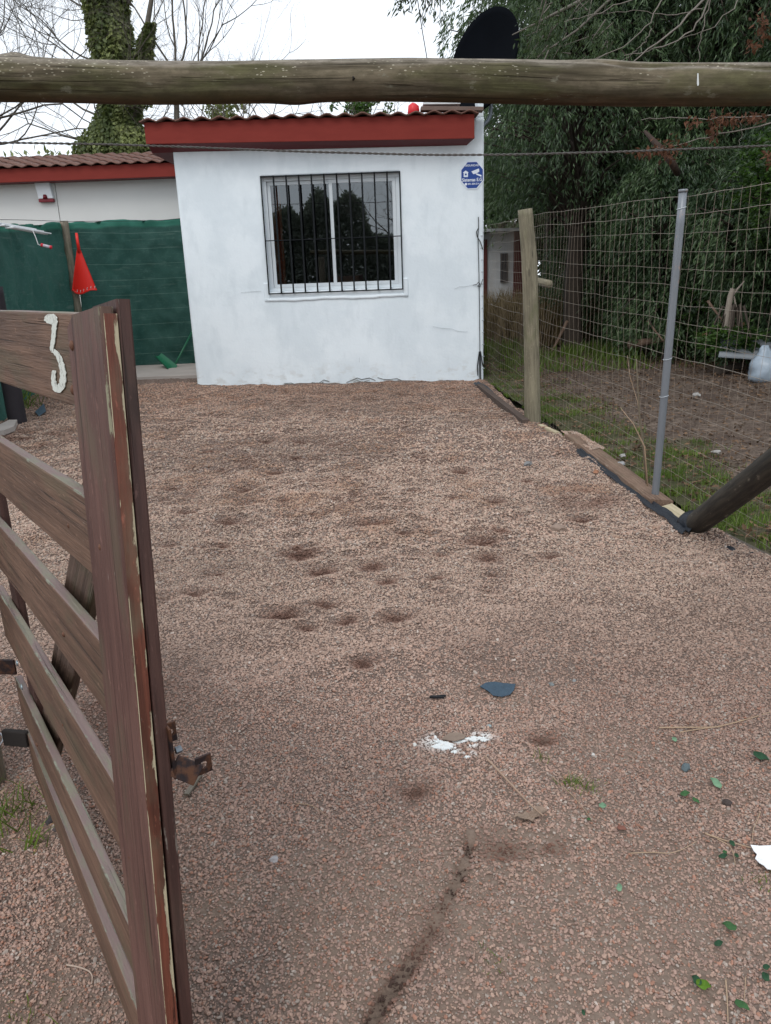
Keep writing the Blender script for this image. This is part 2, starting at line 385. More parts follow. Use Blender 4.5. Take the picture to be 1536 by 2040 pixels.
near = sst(3.9, 2.1, sy+.5*(fbm(sx, sy, 1.5, 31)-.5))
r1, r2 = R.uniform(size=ns), R.uniform(size=ns)
tan = np.array([.45, .325, .255]); pink = np.array([.42, .275, .215]); grey = np.array([.35, .28, .24]); mauve = np.array([.33, .215, .175]); pale = np.array([.52, .44, .38]); red = np.array([.33, .17, .12])
cc = np.where((r1 < .5)[:, None], tan, pink); cc = np.where((r1 > .88)[:, None], grey, cc); cc = cc*(1-.0*near[:, None])
nc = np.where((r1 < .45)[:, None], mauve, np.where((r1 < .78)[:, None], pink*.88, np.where((r1 < .9)[:, None], grey*.95, red)))
cc = cc*(1-near[:, None])+nc*near[:, None]
cc = cc*np.array([1.01, 1.05, 1.045])*(1+.16*near[:, None]); cc = np.where((r2 > .985)[:, None], pale, cc); cc *= (.80+.40*R.uniform(size=ns))[:, None]
w_ = np.clip(swet*1.15, 0, 1)[:, None]*.82; cc = cc*(1-w_)+np.array([.135, .060, .040])*w_; k_ = sst(.7, 1.2, swet)[:, None]*.8; cc = cc*(1-k_)+np.array([.045, .030, .024])*k_
lowf = sst(.42, .62, fbm(sx, sy, .8, 44))[:, None]; cc = cc*(1-.20*lowf); farr = sst(7.5, 10.5, sy)[:, None]; cc = cc*(1-farr*np.array([.12, .20, .24])); patchy = sst(.5, .72, fbm(sx, sy, 3.3, 47))[:, None]*sst(3., 4.5, sy)[:, None]; cc = cc*(1-patchy*np.array([.14, .22, .28]))
# splash of white lime beside the gate line
LP = onz(905, 1482)
lm = np.zeros(ns)
for px, py, rx, ry in ((885,1482,40,15),(945,1468,36,9),(870,1475,22,8),(915,1488,40,6),(935,1508,12,5),(900,1497,16,8)):
    p = onz(px, py); rx_ = rx/1540*2.9; ry_ = ry/1540*2.9*2.0; q = np.hypot((sx-p[0])/rx_, (sy-p[1])/ry_); lm = np.maximum(lm, np.exp(-q**4)*sst(.25, .4, fbm(sx, sy, 40, 12, 2)))
cc = cc*(1-lm[:, None]*.9)+np.array([.80, .81, .79])*lm[:, None]*.9
me = bpy.data.meshes.new('gravel')
pts = np.stack([sx, sy, sh+ss*.28+R.uniform(-.3, .5, ns)*ss], 1).astype(np.float32)
me.vertices.add(ns); me.vertices.foreach_set('co', pts.ravel())
for nm, arr in (('rot', R.uniform(-.5, .5, (ns, 3))*np.array([1, 1, 12.])), ('scl', ss[:, None]*np.stack([R.uniform(.9, 1.7, ns), R.uniform(.75, 1.15, ns), R.uniform(.45, .85, ns)], 1)), ('stone_col', cc)):
    at = me.attributes.new(nm, 'FLOAT_VECTOR', 'POINT'); at.data.foreach_set('vector', arr.astype(np.float32).ravel())
t = NT('stone'); a = t.n('ShaderNodeAttribute', attribute_name='stone_col', attribute_type='INSTANCER')
t.l(a.outputs['Color'], t.b.inputs['Base Color']); t.b.inputs['Roughness'].default_value = .8; t.b.inputs['Specular IOR Level'].default_value = .25
M_STONE = t.m
gobj = link('gravel', me, None, M_STONE); tag(gobj, 'loose reddish gravel stones covering the drive', None, None, 'stuff')
ng = bpy.data.node_groups.new('gravel_scatter', 'GeometryNodeTree')
ng.interface.new_socket('Geometry', in_out='INPUT', socket_type='NodeSocketGeometry')
ng.interface.new_socket('Geometry', in_out='OUTPUT', socket_type='NodeSocketGeometry')
gi = ng.nodes.new('NodeGroupInput'); go = ng.nodes.new('NodeGroupOutput')
ico = ng.nodes.new('GeometryNodeMeshIcoSphere'); ico.inputs['Radius'].default_value = 1; ico.inputs['Subdivisions'].default_value = 1
sp_ = ng.nodes.new('GeometryNodeSetPosition'); nz = ng.nodes.new('ShaderNodeTexNoise'); nz.inputs['Scale'].default_value = 1.3
vs = ng.nodes.new('ShaderNodeVectorMath'); vs.operation = 'SUBTRACT'; vs.inputs[1].default_value = (.5, .5, .5)
vm = ng.nodes.new('ShaderNodeVectorMath'); vm.operation = 'SCALE'; vm.inputs['Scale'].default_value = 1.1
sm = ng.nodes.new('GeometryNodeSetMaterial'); sm.inputs['Material'].default_value = M_STONE
m2p = ng.nodes.new('GeometryNodeMeshToPoints'); iop = ng.nodes.new('GeometryNodeInstanceOnPoints')
def nattr(n):
    q = ng.nodes.new('GeometryNodeInputNamedAttribute'); q.data_type = 'FLOAT_VECTOR'; q.inputs[0].default_value = n; return q.outputs[0]
L = ng.links.new
L(ico.outputs[0], sp_.inputs[0]); L(nz.outputs['Color'], vs.inputs[0]); L(vs.outputs[0], vm.inputs[0]); L(vm.outputs[0], sp_.inputs['Offset'])
L(sp_.outputs[0], sm.inputs[0]); L(gi.outputs[0], m2p.inputs[0]); L(m2p.outputs[0], iop.inputs['Points']); L(sm.outputs[0], iop.inputs['Instance'])
L(nattr('rot'), iop.inputs['Rotation']); L(nattr('scl'), iop.inputs['Scale']); L(iop.outputs[0], go.inputs[0])
md = gobj.modifiers.new('scatter', 'NODES'); md.node_group = ng
print('stones', ns)

# --- wider ground, verge and lane
t = NT('earth'); o = t.obj(); n1 = t.noise(o, .6, 5); n2 = t.noise(o, 14, 6)
c = t.mix(n2, (.055, .042, .032), (.14, .105, .08)); c = t.mix(t.ramp(n1, .5, .65), c, t.mix(n2, (.04, .055, .018), (.08, .10, .035)))
t.col(c).rough(.95); t.bump(n2, .8, .03); M_EARTH = t.m
MB().add([(-90,-90,-.12),(90,-90,-.12),(90,150,-.12),(-90,150,-.12)], [(0,1,2,3)]).build('ground', M_EARTH)
tag(bpy.data.objects['ground'], 'brown earth around the plot', None, None, 'structure')
t = NT('lane_dirt'); o = t.obj(); gz = t.attr('green'); n2 = t.noise(o, 20, 6, .65); n3 = t.noise(o, 3, 4)
c = t.mix(t.ramp(n2, .35, .65), (.075, .055, .043), (.215, .165, .130)); c = t.mix(t.ramp(n3, .4, .65), c, t.mix(n2, (.06, .042, .033), (.13, .095, .075)))
sp2 = t.voro(o, 38); c = t.mix(t.math('MULTIPLY', t.ramp(sp2, .16, .1), .7), c, (.32, .27, .22))
c = t.mix(t.math('MULTIPLY', t.ramp(gz, .2, .8), .75), c, t.mix(n2, (.030, .040, .014), (.075, .085, .030)))
t.col(c).rough(.95); t.b.inputs['Specular IOR Level'].default_value = .2; t.bump(t.math('ADD', n2, t.noise(o, 90, 3)), .9, .015); M_LANE = t.m
def lane_h(x, y): return -.025+(fbm(x, y, 1.2, 51, 4)-.45)*.10+(.05*sst(4.2, 5.2, x+.04*(y-8)))
ys = np.linspace(2.9, 30, 330); us = np.linspace(0, 1, 110)**1.15
YY, UU = np.meshgrid(ys, us, indexing='ij'); X0 = np.interp(YY, [2.9, 3.7, 11.1, 30], [3.0, 2.0, 1.46, 1.46]); XX = X0+(9.5-X0)*UU
def greenness(x, y):
    s = x-xright(y); a = sst(1.25, .25, s+(fbm(x, y, 1.7, 61)-.5)*1.3)*(.55+.45*sst(.35, .6, fbm(x, y, 2.2, 63)))
    b = .5*sst(3.2, 3.7, s+(fbm(x, y, 1.5, 65)-.5))*sst(.4, .6, fbm(x, y, 2.5, 67))
    return np.maximum(a, b)
ii = np.arange(XX.size).reshape(XX.shape); Fg = np.stack([ii[:-1, :-1], ii[:-1, 1:], ii[1:, 1:], ii[1:, :-1]], -1).reshape(-1, 4)
me = mesh_np('lane', np.stack([XX, YY, lane_h(XX, YY)], -1), Fg, True, {'green': greenness(XX, YY).ravel()})
tag(link('lane', me, None, M_LANE), 'bare brown dirt lane running past the wire fence', None, None, 'structure')
# grass blades of the verge
M_GRASS = leafmat('grass_blade', (.045, .075, .014), (.20, .29, .05), .35)
def blades(x, y, z, hgt, wid, lean, rs):
    n = len(x); a = rs.uniform(0, 6.283, n); dx, dy = np.cos(a), np.sin(a); b = rs.uniform(0, 6.283, n)
    P0 = np.stack([x, y, z], 1); S_ = np.stack([dx, dy, 0*dx], 1)*wid[:, None]/2
    tip = P0+np.stack([np.cos(b)*lean*hgt, np.sin(b)*lean*hgt, hgt], 1); mid = P0+(tip-P0)*.5; mid[:, 2] += hgt*.12
    V = np.stack([P0-S_, P0+S_, mid-S_*.7, mid+S_*.7, tip], 1).reshape(-1, 3); i = np.arange(n)[:, None]*5
    F_ = np.concatenate([i+np.array([0, 1, 3]), i+np.array([0, 3, 2]), i+np.array([2, 3, 4])]); return V, F_
def grass_obj(name, x, y, z, h0, h1, w0, label, rs, tone=None, lean=(.1, .9), parent=None, mat=None):
    n = len(x); V, F_ = blades(x, y, z, rs.uniform(h0, h1, n), rs.uniform(.6, 1.3, n)*w0, rs.uniform(*lean, n), rs)
    tn = rs.uniform(0, 1, n) if tone is None else tone
    me = mesh_np(name, V, F_, False, {'tone': np.repeat(tn, 5)}); return tag(link(name, me, parent, mat or M_GRASS), label, None, None, None if parent else 'stuff')
n = 150000; y = 3.3+(R.uniform(0, 1, n)**1.35)*11; x = xright(y)+.06+R.uniform(0, 1, n)**1.25*3.0
g_ = greenness(x, y); k = R.uniform(size=n) < g_**1.3*sst(.40, .60, fbm(x, y, 6, 71, 3)); x, y, g_ = x[k], y[k], g_[k]
tn = np.clip(fbm(x, y, 3, 75)*1.1-.25+R.uniform(-.2, .4, len(x)), 0, 1)
grass_obj('grass', x, y, lane_h(x, y), .015, .062, .006, 'patchy short green grass of the verge beyond the edging boards', R, tn)
print('grass', len(x))
# leaf litter
M_LITTER = leafmat('dead_leaf', (.045, .026, .016), (.24, .15, .09), .1, .8, .2)
n = 42000; y = 3.6+(R.uniform(0, 1, n)**1.2)*17; x = xright(y)+.15+R.uniform(0, 1, n)*4.6
dens = .34+.8*sst(2.6, 3.4, x-xright(y))+.5*sst(.4, .6, fbm(x, y, 3, 81))*sst(1.9, 1., x-xright(y)); k = R.uniform(size=n) < dens; x, y = x[k], y[k]; n = len(x)
P_ = np.stack([x, y, lane_h(x, y)+R.uniform(.003, .035, n)], 1); D_ = rdir(n); D_[:, 2] *= .3; N_ = np.array([0, 0, 1.])+rdir(n)*.5
lt = leaves_obj('leaf_litter', P_, D_, N_, R.uniform(.018, .060, n), R.uniform(.010, .036, n), R.uniform(0, 1, n)**1.5, M_LITTER, None, .2)
tag(lt, 'fallen dead leaves scattered over the dirt lane', None, None, 'stuff')

# concrete slab left of the white house
M_CONC = simple('concrete', (.38, .34, .31), .85, .25, 3, bump=.25)
MB().box((-4.6, 11.75, -.02), (-2.63, 13.4, .135)).build('concrete_slab', M_CONC, bevel=.01)
tag(bpy.data.objects['concrete_slab'], 'pale concrete slab beside the left corner of the white house', None, None, 'structure')

# ================================================================== THE WHITE HOUSE
def lumpy_wall(name, x0, x1, z0, z1, hole, y, depth, mat, parent, seed=1, nx=120, nz=90, amp=.006, toph=None):
    """a plastered wall front with an opening and real thickness"""
    xs = np.unique(np.r_[np.linspace(x0, x1, nx), hole[:2] if hole else []]); zs = np.unique(np.r_[np.linspace(z0, z1, nz), hole[2:] if hole else []])
    X, Z = np.meshgrid(xs, zs, indexing='ij'); Y = y+(fbm(X, Z, 1.2, seed, 4)-.5)*amp*2+(fbm(X, Z, 9, seed+3, 2)-.5)*amp*.5
    if toph is not None: Z = Z.copy(); f = (Z-z0)/(z1-z0); Z = z0+f*(toph(X)-z0) if not hole else np.where(Z > hole[3], hole[3]+(Z-hole[3])/(z1-hole[3])*(toph(X)-hole[3]), Z)
    V = np.stack([X, Y, Z], -1).reshape(-1, 3); n = len(zs); Fc = []
    def idx(i, j): return i*n+j
    for i in range(len(xs)-1):
        for j in range(len(zs)-1):
            cx, cz = (xs[i]+xs[i+1])/2, (zs[j]+zs[j+1])/2
            if hole and hole[0] < cx < hole[1] and hole[2] < cz < hole[3]: continue
            Fc.append((idx(i, j), idx(i+1, j), idx(i+1, j+1), idx(i, j+1)))
    V = list(map(tuple, V))
    def skirt(path):
        m = len(V); 
        for p in path: V.append((V[p][0], y+depth, V[p][2]))
        for a in range(len(path)-1): Fc.append((path[a], path[a+1], m+a+1, m+a))
    m_, q_ = len(xs)-1, n-1
    skirt([idx(i, 0) for i in range(m_+1)][::-1]+[idx(0, j) for j in range(1, q_+1)]+[idx(i, q_) for i in range(1, m_+1)]+[idx(m_, j) for j in range(q_-1, -1, -1)])
    if hole:
        i0 = int(np.argmin(abs(xs-hole[0]))); i1 = int(np.argmin(abs(xs-hole[1]))); j0 = int(np.argmin(abs(zs-hole[2]))); j1 = int(np.argmin(abs(zs-hole[3])))
        skirt([idx(i, j0) for i in range(i0, i1+1)]+[idx(i1, j) for j in range(j0+1, j1+1)]+[idx(i, j1) for i in range(i1-1, i0-1, -1)]+[idx(i0, j) for j in range(j1-1, j0-1, -1)])
    me = mesh_np(name, V, Fc, True); return link(name, me, parent, mat)
t = NT('white_plaster'); o = t.obj(); b1 = t.noise(o, 1.6, 5, .6); b2 = t.noise(t.map(o, (1, 1, .35)), 6, 5)
c = t.mix(t.ramp(b1, .38, .62), (.72, .79, .83), (.80, .865, .90)); c = t.mix(t.math('MULTIPLY', t.ramp(b2, .52, .7), .28), c, (.58, .65, .69))
sepx = t.n('ShaderNodeSeparateXYZ'); t.l(o, sepx.inputs[0])
low = t.math('MULTIPLY', t.ramp(sepx.outputs[2], .42, .0), t.ramp(t.noise(t.map(o, (1, 1, 1.6)), 7, 6), .5, .66)); c = t.mix(t.math('MULTIPLY', low, .45), c, (.50, .49, .45))
c = t.mix(t.math('MULTIPLY', t.ramp(t.noise(o, 3.3, 6, .7), .66, .74), .3), c, (.86, .87, .85))
t.col(c).rough(.85); t.bump(t.math('ADD', t.noise(o, 30, 5), t.math('MULTIPLY', t.noise(o, 5, 3), 2.)), .22, .012); M_PLASTER = t.m
t = NT('red_paint'); o = t.obj(); n1 = t.noise(t.map(o, (1, 1, 4)), 4, 5)
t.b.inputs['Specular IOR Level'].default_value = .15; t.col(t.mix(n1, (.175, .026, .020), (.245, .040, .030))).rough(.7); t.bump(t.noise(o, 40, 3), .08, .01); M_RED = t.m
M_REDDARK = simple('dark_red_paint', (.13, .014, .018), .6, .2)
t = NT('old_tile'); o = t.obj(); n1 = t.noise(o, 9, 6, .65); oi = t.n('ShaderNodeObjectInfo')
c = t.mix(n1, (.09, .045, .034), (.21, .105, .080)); c = t.mix(t.ramp(t.noise(o, 5, 5), .52, .7), c, (.11, .10, .07)); c = t.mix(t.math('MULTIPLY', oi.outputs['Random'], .35), c, (.19, .12, .10))
t.col(c).rough(.9); t.bump(n1, .5, .01); M_TILE = t.m
M_ALU = simple('white_aluminium', (.66, .71, .74), .4, .06, 5, bump=.03)
M_BLACKIRON = simple('black_iron', (.006, .008, .010), .6, .2, spec=.2)
t = NT('window_glass'); g_ = t.n('ShaderNodeBsdfGlossy'); g_.inputs['Roughness'].default_value = .0; g_.inputs['Color'].default_value = (.9, .95, 1, 1)
tr = t.n('ShaderNodeBsdfTransparent'); tr.inputs[0].default_value = (.55, .58, .58, 1); fr = t.n('ShaderNodeFresnel'); fr.inputs[0].default_value = 1.5
ms = t.n('ShaderNodeMixShader'); t.l(t.math('ADD', t.math('MULTIPLY', fr.outputs[0], 1.4), .06), ms.inputs[0]); t.l(tr.outputs[0], ms.inputs[1]); t.l(g_.outputs[0], ms.inputs[2]); t.l(ms.outputs[0], t.out.inputs[0]); M_GLASS = t.m
HY = 11.1
house = empty('white_house', (-.57, HY, 0), 'white plastered house front with red eaves board and a barred window', 'house')
top = lambda X: 3.16+(X+2.61)*.055+np.where(X > 1.375, .20, 0.)
lumpy_wall('wall', -2.61, 1.465, -.15, 3.3, (-1.485, .347, 1.30, 2.775), HY, .24, M_PLASTER, house, toph=lambda X: 3.16+(X+2.61)*.055+np.where(X > 1.37, .0, 0.))
w_ = MB(); w_.box((-2.60, HY+.241, -.15), (-2.42, 16.5, 3.05)).box((1.28, HY+.241, -.15), (1.46, 16.5, 3.05)).box((-2.419, 16.3, -.15), (1.279, 16.5, 3.05)); w_.build('side_wall', M_PLASTER, house)
MB().box((1.385, HY-.002, 3.385), (1.462, HY+.5, 3.60)).build('parapet_end', M_PLASTER, house, bevel=.008)
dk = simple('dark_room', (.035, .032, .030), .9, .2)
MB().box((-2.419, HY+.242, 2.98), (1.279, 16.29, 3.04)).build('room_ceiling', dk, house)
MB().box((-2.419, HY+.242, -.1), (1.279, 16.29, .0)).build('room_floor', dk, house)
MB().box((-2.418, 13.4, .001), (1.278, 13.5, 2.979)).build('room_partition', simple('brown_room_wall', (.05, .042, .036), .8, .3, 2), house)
# curtain
cp = [(-1.44+.012*i, HY+.33+.018*math.sin(i*1.5)) for i in range(14)]
mb = MB(); V = [(x, y, z) for x, y in cp for z in (1.05, 2.95)]; mb.add(V, [(2*i, 2*i+2, 2*i+3, 2*i+1) for i in range(13)]).build('curtain', simple('orange_cloth', (.75, .16, .06), .9, .2), house, True)
# window
wf = MB(); y0, y1 = HY+.075, HY+.135
x0, x1, z0, z1 = -1.483, .345, 1.302, 2.773
wf.box((x0, y0, z0), (x1, y1, z0+.045)).box((x0, y0, z1-.06), (x1, y1, z1)).box((x0, y0, z0+.045), (x0+.05, y1, z1-.06)).box((x1-.05, y0, z0+.045), (x1, y1, z1-.06))
win = wf.build('window', M_ALU, house, bevel=.004)
def sash(xa, xb, y, nm='sash'):
    s_ = MB(); za, zb = z0+.047, z1-.062; b = .045
    s_.box((xa, y, za), (xb, y+.025, za+b)).box((xa, y, zb-b), (xb, y+.025, zb)).box((xa, y, za+b), (xa+b, y+.025, zb-b)).box((xb-b, y, za+b), (xb, y+.025, zb-b))
    s_.build(nm, M_ALU, win, bevel=.003)
    MB().box((xa+b, y+.010, za+b), (xb-b, y+.014, zb-b)).build('pane', M_GLASS, win)
sash(-1.43, -.545, y0+.030); sash(-.60, .293, y0+.002)
# sill: a sloped plaster apron with small upturned ears
sl = MB(); V = []
for x in np.linspace(-1.545, .415, 30):
    w0 = .006*math.sin(x*7)+.003*math.sin(x*23)
    V += [(x, HY-.001, 1.165+w0), (x, HY-.016, 1.175+w0), (x, HY-.020, 1.20+w0), (x, HY+.07, 1.285), (x, HY+.07, 1.165)]
Fc = [(i*5+j, (i+1)*5+j, (i+1)*5+(j+1) % 5, i*5+(j+1) % 5) for i in range(29) for j in range(5)]+[(0, 1, 2, 3, 4), tuple(29*5+k for k in (4, 3, 2, 1, 0))]
sl.add(V, Fc).build('window_sill', M_PLASTER, house, True)
for xa in (-1.56, .352):
    MB().box((xa, HY-.016, 1.17), (xa+.075, HY+.02, 1.42)).build('sill_ear', M_PLASTER, house, bevel=.012)
# grille
def bar(a, b, r=.0075):
    return MB().beam(a, b, r*2, r*2, up=(0, 1, 0))
gy = HY-.004
fr_ = MB(); fr_.beam((-1.49, gy, 2.765), (.352, gy, 2.765), .016, .012, (0,1,0)); fr_.beam((-1.495, gy-.03, 1.275), (.357, gy-.03, 1.275), .016, .012, (0,1,0)).beam((-1.48, gy-.01, 1.965), (.345, gy-.01, 1.965), .012, .016, (0,1,0))
gr = fr_.build('window_grille', M_BLACKIRON, house)
for i in range(12):
    x = -1.488+i*(1.838/11)
    bar((x, gy, 2.775), (x+random.uniform(-.003, .003), gy-.03, 1.268), .0105 if 0 < i < 11 else .008).build('bar', M_BLACKIRON, gr)
# plaster cracks
def ribbon(name, pts, w, mat, parent, off=(0, -1, 0), th=.002):
    pts = np.array(pts, float); n = len(pts); mb = MB()
    for i in range(n-1):
        mb.beam(pts[i], pts[i+1], w*(1 if i % 2 else .8), th, up=off)
    return mb.build(name, mat, parent)
M_CRACK = simple('crack_grey', (.42, .46, .48), .9)  # plain grey for the crack ribbons and cable clips
def wallpx(p, Y=HY-.009): q = ony(p[0], p[1], Y); return q
for cr in ([(905,576),(915,571),(928,571),(940,568),(951,567)], [(862,650),(880,654),(900,655),(912,660),(932,661)], [(480,583),(500,581),(520,580)], [(716,722),(716,712)]):
    ribbon('crack', [wallpx(p) for p in cr], .0035, M_CRACK, house)
M_CHIP = simple('grey_mortar', (.16, .17, .165), .95, .3, 20)
rr = np.random.RandomState(5)
for seg in (([(566,764),(580,763),(588,766),(600,764),(612,769),(622,762),(634,764),(645,757),(656,760)]), ([(690,762),(702,757),(712,753),(720,756),(736,753),(748,758)]), ([(752,752),(765,756),(778,756),(790,754),(800,758)])):
    ribbon('broken_plaster_edge', [wallpx(p, HY-.012) for p in seg], .011, M_CHIP, house)
    ribbon('broken_plaster_edge', [wallpx((p[0]+rr.uniform(-3, 3), p[1]+5+rr.uniform(-2, 2)), HY-.014) for p in seg[1:-1]], .008, M_CHIP, house)
# eaves: fascia and soffit
fy = 10.86
fz = lambda x: 3.165+(x+2.9)*(-.0105)
fs = MB(); V = []
for x in (-2.885, 1.315):
    zb = 3.175 if x < 0 else 3.10; zt = 3.425 if x < 0 else 3.385
    V += [(x, fy, zb), (x, fy, zt), (x, fy+.03, zt), (x, fy+.03, zb)]
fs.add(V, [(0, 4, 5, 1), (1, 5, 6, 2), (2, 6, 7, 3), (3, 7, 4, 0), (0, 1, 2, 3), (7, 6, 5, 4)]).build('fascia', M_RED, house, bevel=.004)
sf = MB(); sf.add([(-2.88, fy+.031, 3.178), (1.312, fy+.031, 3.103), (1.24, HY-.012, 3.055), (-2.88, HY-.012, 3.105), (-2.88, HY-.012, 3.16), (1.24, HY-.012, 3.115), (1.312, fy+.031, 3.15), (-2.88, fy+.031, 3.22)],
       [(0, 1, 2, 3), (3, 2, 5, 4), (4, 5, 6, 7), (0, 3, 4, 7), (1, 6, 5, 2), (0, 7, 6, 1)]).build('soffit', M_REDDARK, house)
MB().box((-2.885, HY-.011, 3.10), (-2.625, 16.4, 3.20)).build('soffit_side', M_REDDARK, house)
# roof with curved tiles
def tile_mesh(w=.225, d=.36, hgt=.035, th=.016):
    V = []; n = 12
    for y in (0, d):
        for s_ in (0, 1):
            for i in range(n+1):
                f = i/n; z = hgt*(.5-.5*math.cos(2*math.pi*f))-(.0 if y == 0 else .012)+(.0 if s_ else -th)
                V.append((f*w*1.02, y, z))
    k = n+1; Fc = []
    for i in range(n):
        Fc += [(k+i, k+i+1, 3*k+i+1, 3*k+i), (i+1, i, 2*k+i, 2*k+i+1), (i, i+1, k+i+1, k+i), (2*k+i+1, 2*k+i, 3*k+i, 3*k+i+1)]
    Fc += [(0, k, 3*k, 2*k), (n, 2*k+n, 3*k+n, k+n)]
    return mesh_np('tile', V, Fc, True)
TM = tile_mesh(); TM.materials.append(M_TILE)
def tile_rows(parent, xa, xb, y, z, slope, rows, zslope=0., base=None):
    n = int(round((xb-xa)/.225)); k = 0
    for r_ in range(rows):
        for i in range(n):
            o = link('tile', TM, parent)
            o.location = (xa+i*(xb-xa)/n, y+r_*.33*math.cos(slope)+random.uniform(-.006, .006), z+r_*.33*math.sin(slope)+r_*.004+i*(xb-xa)/n*zslope+random.uniform(-.003, .004))
            o.rotation_euler = (slope+random.uniform(-.01, .01), random.uniform(-.015, .015)-math.atan(zslope), random.uniform(-.02, .02))
MB().add([(-2.87, fy+.031, 3.385), (1.31, fy+.031, 3.345), (1.31, 16.4, 3.50), (-2.87, 16.4, 3.56), (-2.87, fy+.031, 3.415), (1.31, fy+.031, 3.375), (1.31, 16.4, 3.53), (-2.87, 16.4, 3.59)],
    [(0,3,2,1),(4,5,6,7),(0,1,5,4),(1,2,6,5),(2,3,7,6),(3,0,4,7)]).build('roof', M_TILE, house)
roof = bpy.data.objects['roof']
tile_rows(roof, -2.93, 1.36, fy-.06, 3.435, .05, 3, -.0095)
# things on the roof edge and wall
def place_top(o, label, cat, group=None): return tag(o, label, cat, group)
mb = MB(); a = ony(838, 224, 10.95); b = ony(962, 222, 10.95); mb.beam(a+np.array([0, 0, .035]), b+np.array([0, 0, .02]), .16, .045)
place_top(mb.build('weathered_plank', simple('weathered_plank', (.17, .12, .10), .9, .3, 6), bevel=.004), 'weathered brown plank lying on the roof tiles near the dish', 'plank')
mb = MB(); a = ony(842, 210, 11.1); b = ony(915, 209, 11.1); mb.beam(a, b, .3, .03)
place_top(mb.build('white_sheet', simple('white_sheet', (.7, .72, .74), .5, .05), bevel=.004), 'white sheet lying on the roof just under the log', 'sheet')
c_ = ony(824, 218, 11.05); bm = MB(); bm.tube([(c_[0]-.0, c_[1], c_[2]-.09), (c_[0], c_[1], c_[2]+.04), (c_[0]+.01, c_[1], c_[2]+.07)], [.085, .07, .03], 14)
place_top(bm.build('red_bucket', simple('red_plastic', (.65, .02, .03), .4, .1), None, True), 'small bright red plastic bucket on the roof tiles', 'bucket')
# dish
dish = empty('satellite_dish', tuple(ony(972, 250, 11.4)), 'large black oval satellite dish on a bent grey pipe above the house corner', 'satellite dish')
M_DISH = simple('black_dish', (.003, .004, .006), .9, .3, 3, bump=.1, spec=.05)
cen = Vector(ony(961, 121, 11.4)); ax = Vector((-.74, -.62, .25)).normalized(); e1 = Vector((0, 0, 1)); e1 = (e1-ax*e1.dot(ax)).normalized(); e2 = ax.cross(e1)
V = []; Fc = []; nr2, na = 10, 48
for s_ in (0, 1):
    for i in range(nr2+1):
        r = .655*i/nr2
        for j in range(na):
            a_ = 2*math.pi*j/na; V.append(tuple(cen-ax*(.13-.13*(i/nr2)**2+s_*.02)+e1*r*math.sin(a_)+e2*r*.90*math.cos(a_)))
    for i in range(nr2):
        for j in range(na):
            q = (s_*(nr2+1)+i)*na; f = (q+j, q+(j+1) % na, q+na+(j+1) % na, q+na+j); Fc.append(f if s_ == 0 else f[::-1])
q0 = nr2*na; q1 = (2*nr2+1)*na
for j in range(na): Fc.append((q0+j, q0+(j+1) % na, q1+(j+1) % na, q1+j))
link('reflector', mesh_np('reflector', V, Fc, True), dish, M_DISH)
p = [ony(x, y, 11.35) for x, y in ((958, 262), (963, 250), (972, 241), (977, 230), (978, 212), (976, 190), (972, 150))]
mb = MB(); mb.tube(np.array(p), .026, 12).build('mast', simple('grey_steel', (.22, .25, .28), .4, .15, metal=.3), dish, True)
mb = MB(); q = ony(955, 262, 11.3); mb.box((1.466, HY+.2, q[2]-.12), (1.476, HY+.4, q[2]+.1)).build('wall_bracket', M_ALU, dish)
# security sign
sgn = empty('security_sign', tuple(ony(940, 349, HY-.012)), 'small blue octagonal alarm company sign with white house and camera symbols', 'sign')
sc = Vector(ony(940.5, 349, HY-.012)); R8 = .168
def octo(r, y, n='plate', mat=None, th=.004):
    k = r*math.cos(math.pi/8)*1.0; q = k*math.tan(math.pi/8); P = [(-q, k*1.12), (-k, q*1.12), (-k, -q*1.12), (-q, -k*1.12), (q, -k*1.12), (k, -q*1.12), (k, q*1.12), (q, k*1.12)]
    V = [(sc.x+a, sc.y+y, sc.z+b) for a, b in P]+[(sc.x+a, sc.y+y+th, sc.z+b) for a, b in P]
    return MB().add(V, [tuple(range(8)), tuple(range(15, 7, -1))]+[(i, i+8, (i+1) % 8+8, (i+1) % 8) for i in range(8)]).build(n, mat, sgn)
M_SW = simple('sign_white', (.75, .8, .88), .4, .03, bump=0); M_SB = simple('sign_blue', (.012, .055, .27), .35, .08, bump=0)
octo(R8, 0, 'plate', M_SW); octo(R8*.915, -.0025, 'blue_field', M_SB, .002)
def flat(name, polys, mat=M_SW, y=-.0045):
    mb = MB()
    for P in polys:
        n = len(P); V = [(sc.x+a, sc.y+y, sc.z+b) for a, b in P]+[(sc.x+a, sc.y+y+.0015, sc.z+b) for a, b in P]
        mb.add(V, [tuple(range(n)), tuple(range(2*n-1, n-1, -1))]+[(i, i+n, (i+1) % n+n, (i+1) % n) for i in range(n)])
    return mb.build(name, mat, sgn)
flat('house_symbol', [[(-.085, .06), (-.122, .035), (-.112, .03), (-.112, -.02), (-.055, -.02), (-.055, .03), (-.047, .035)]])
flat('house_window', [[(-.096, .0), (-.096, .022), (-.072, .022), (-.072, .0)]], M_SB, -.006)
flat('camera_symbol', [[(-.01, .045), (.015, .012), (.055, .018), (.095, .04), (.092, .075), (.085, .078)], [(.055, .016), (.068, .018), (.125, -.004), (.122, -.025), (.108, -.018), (.05, .006)]])
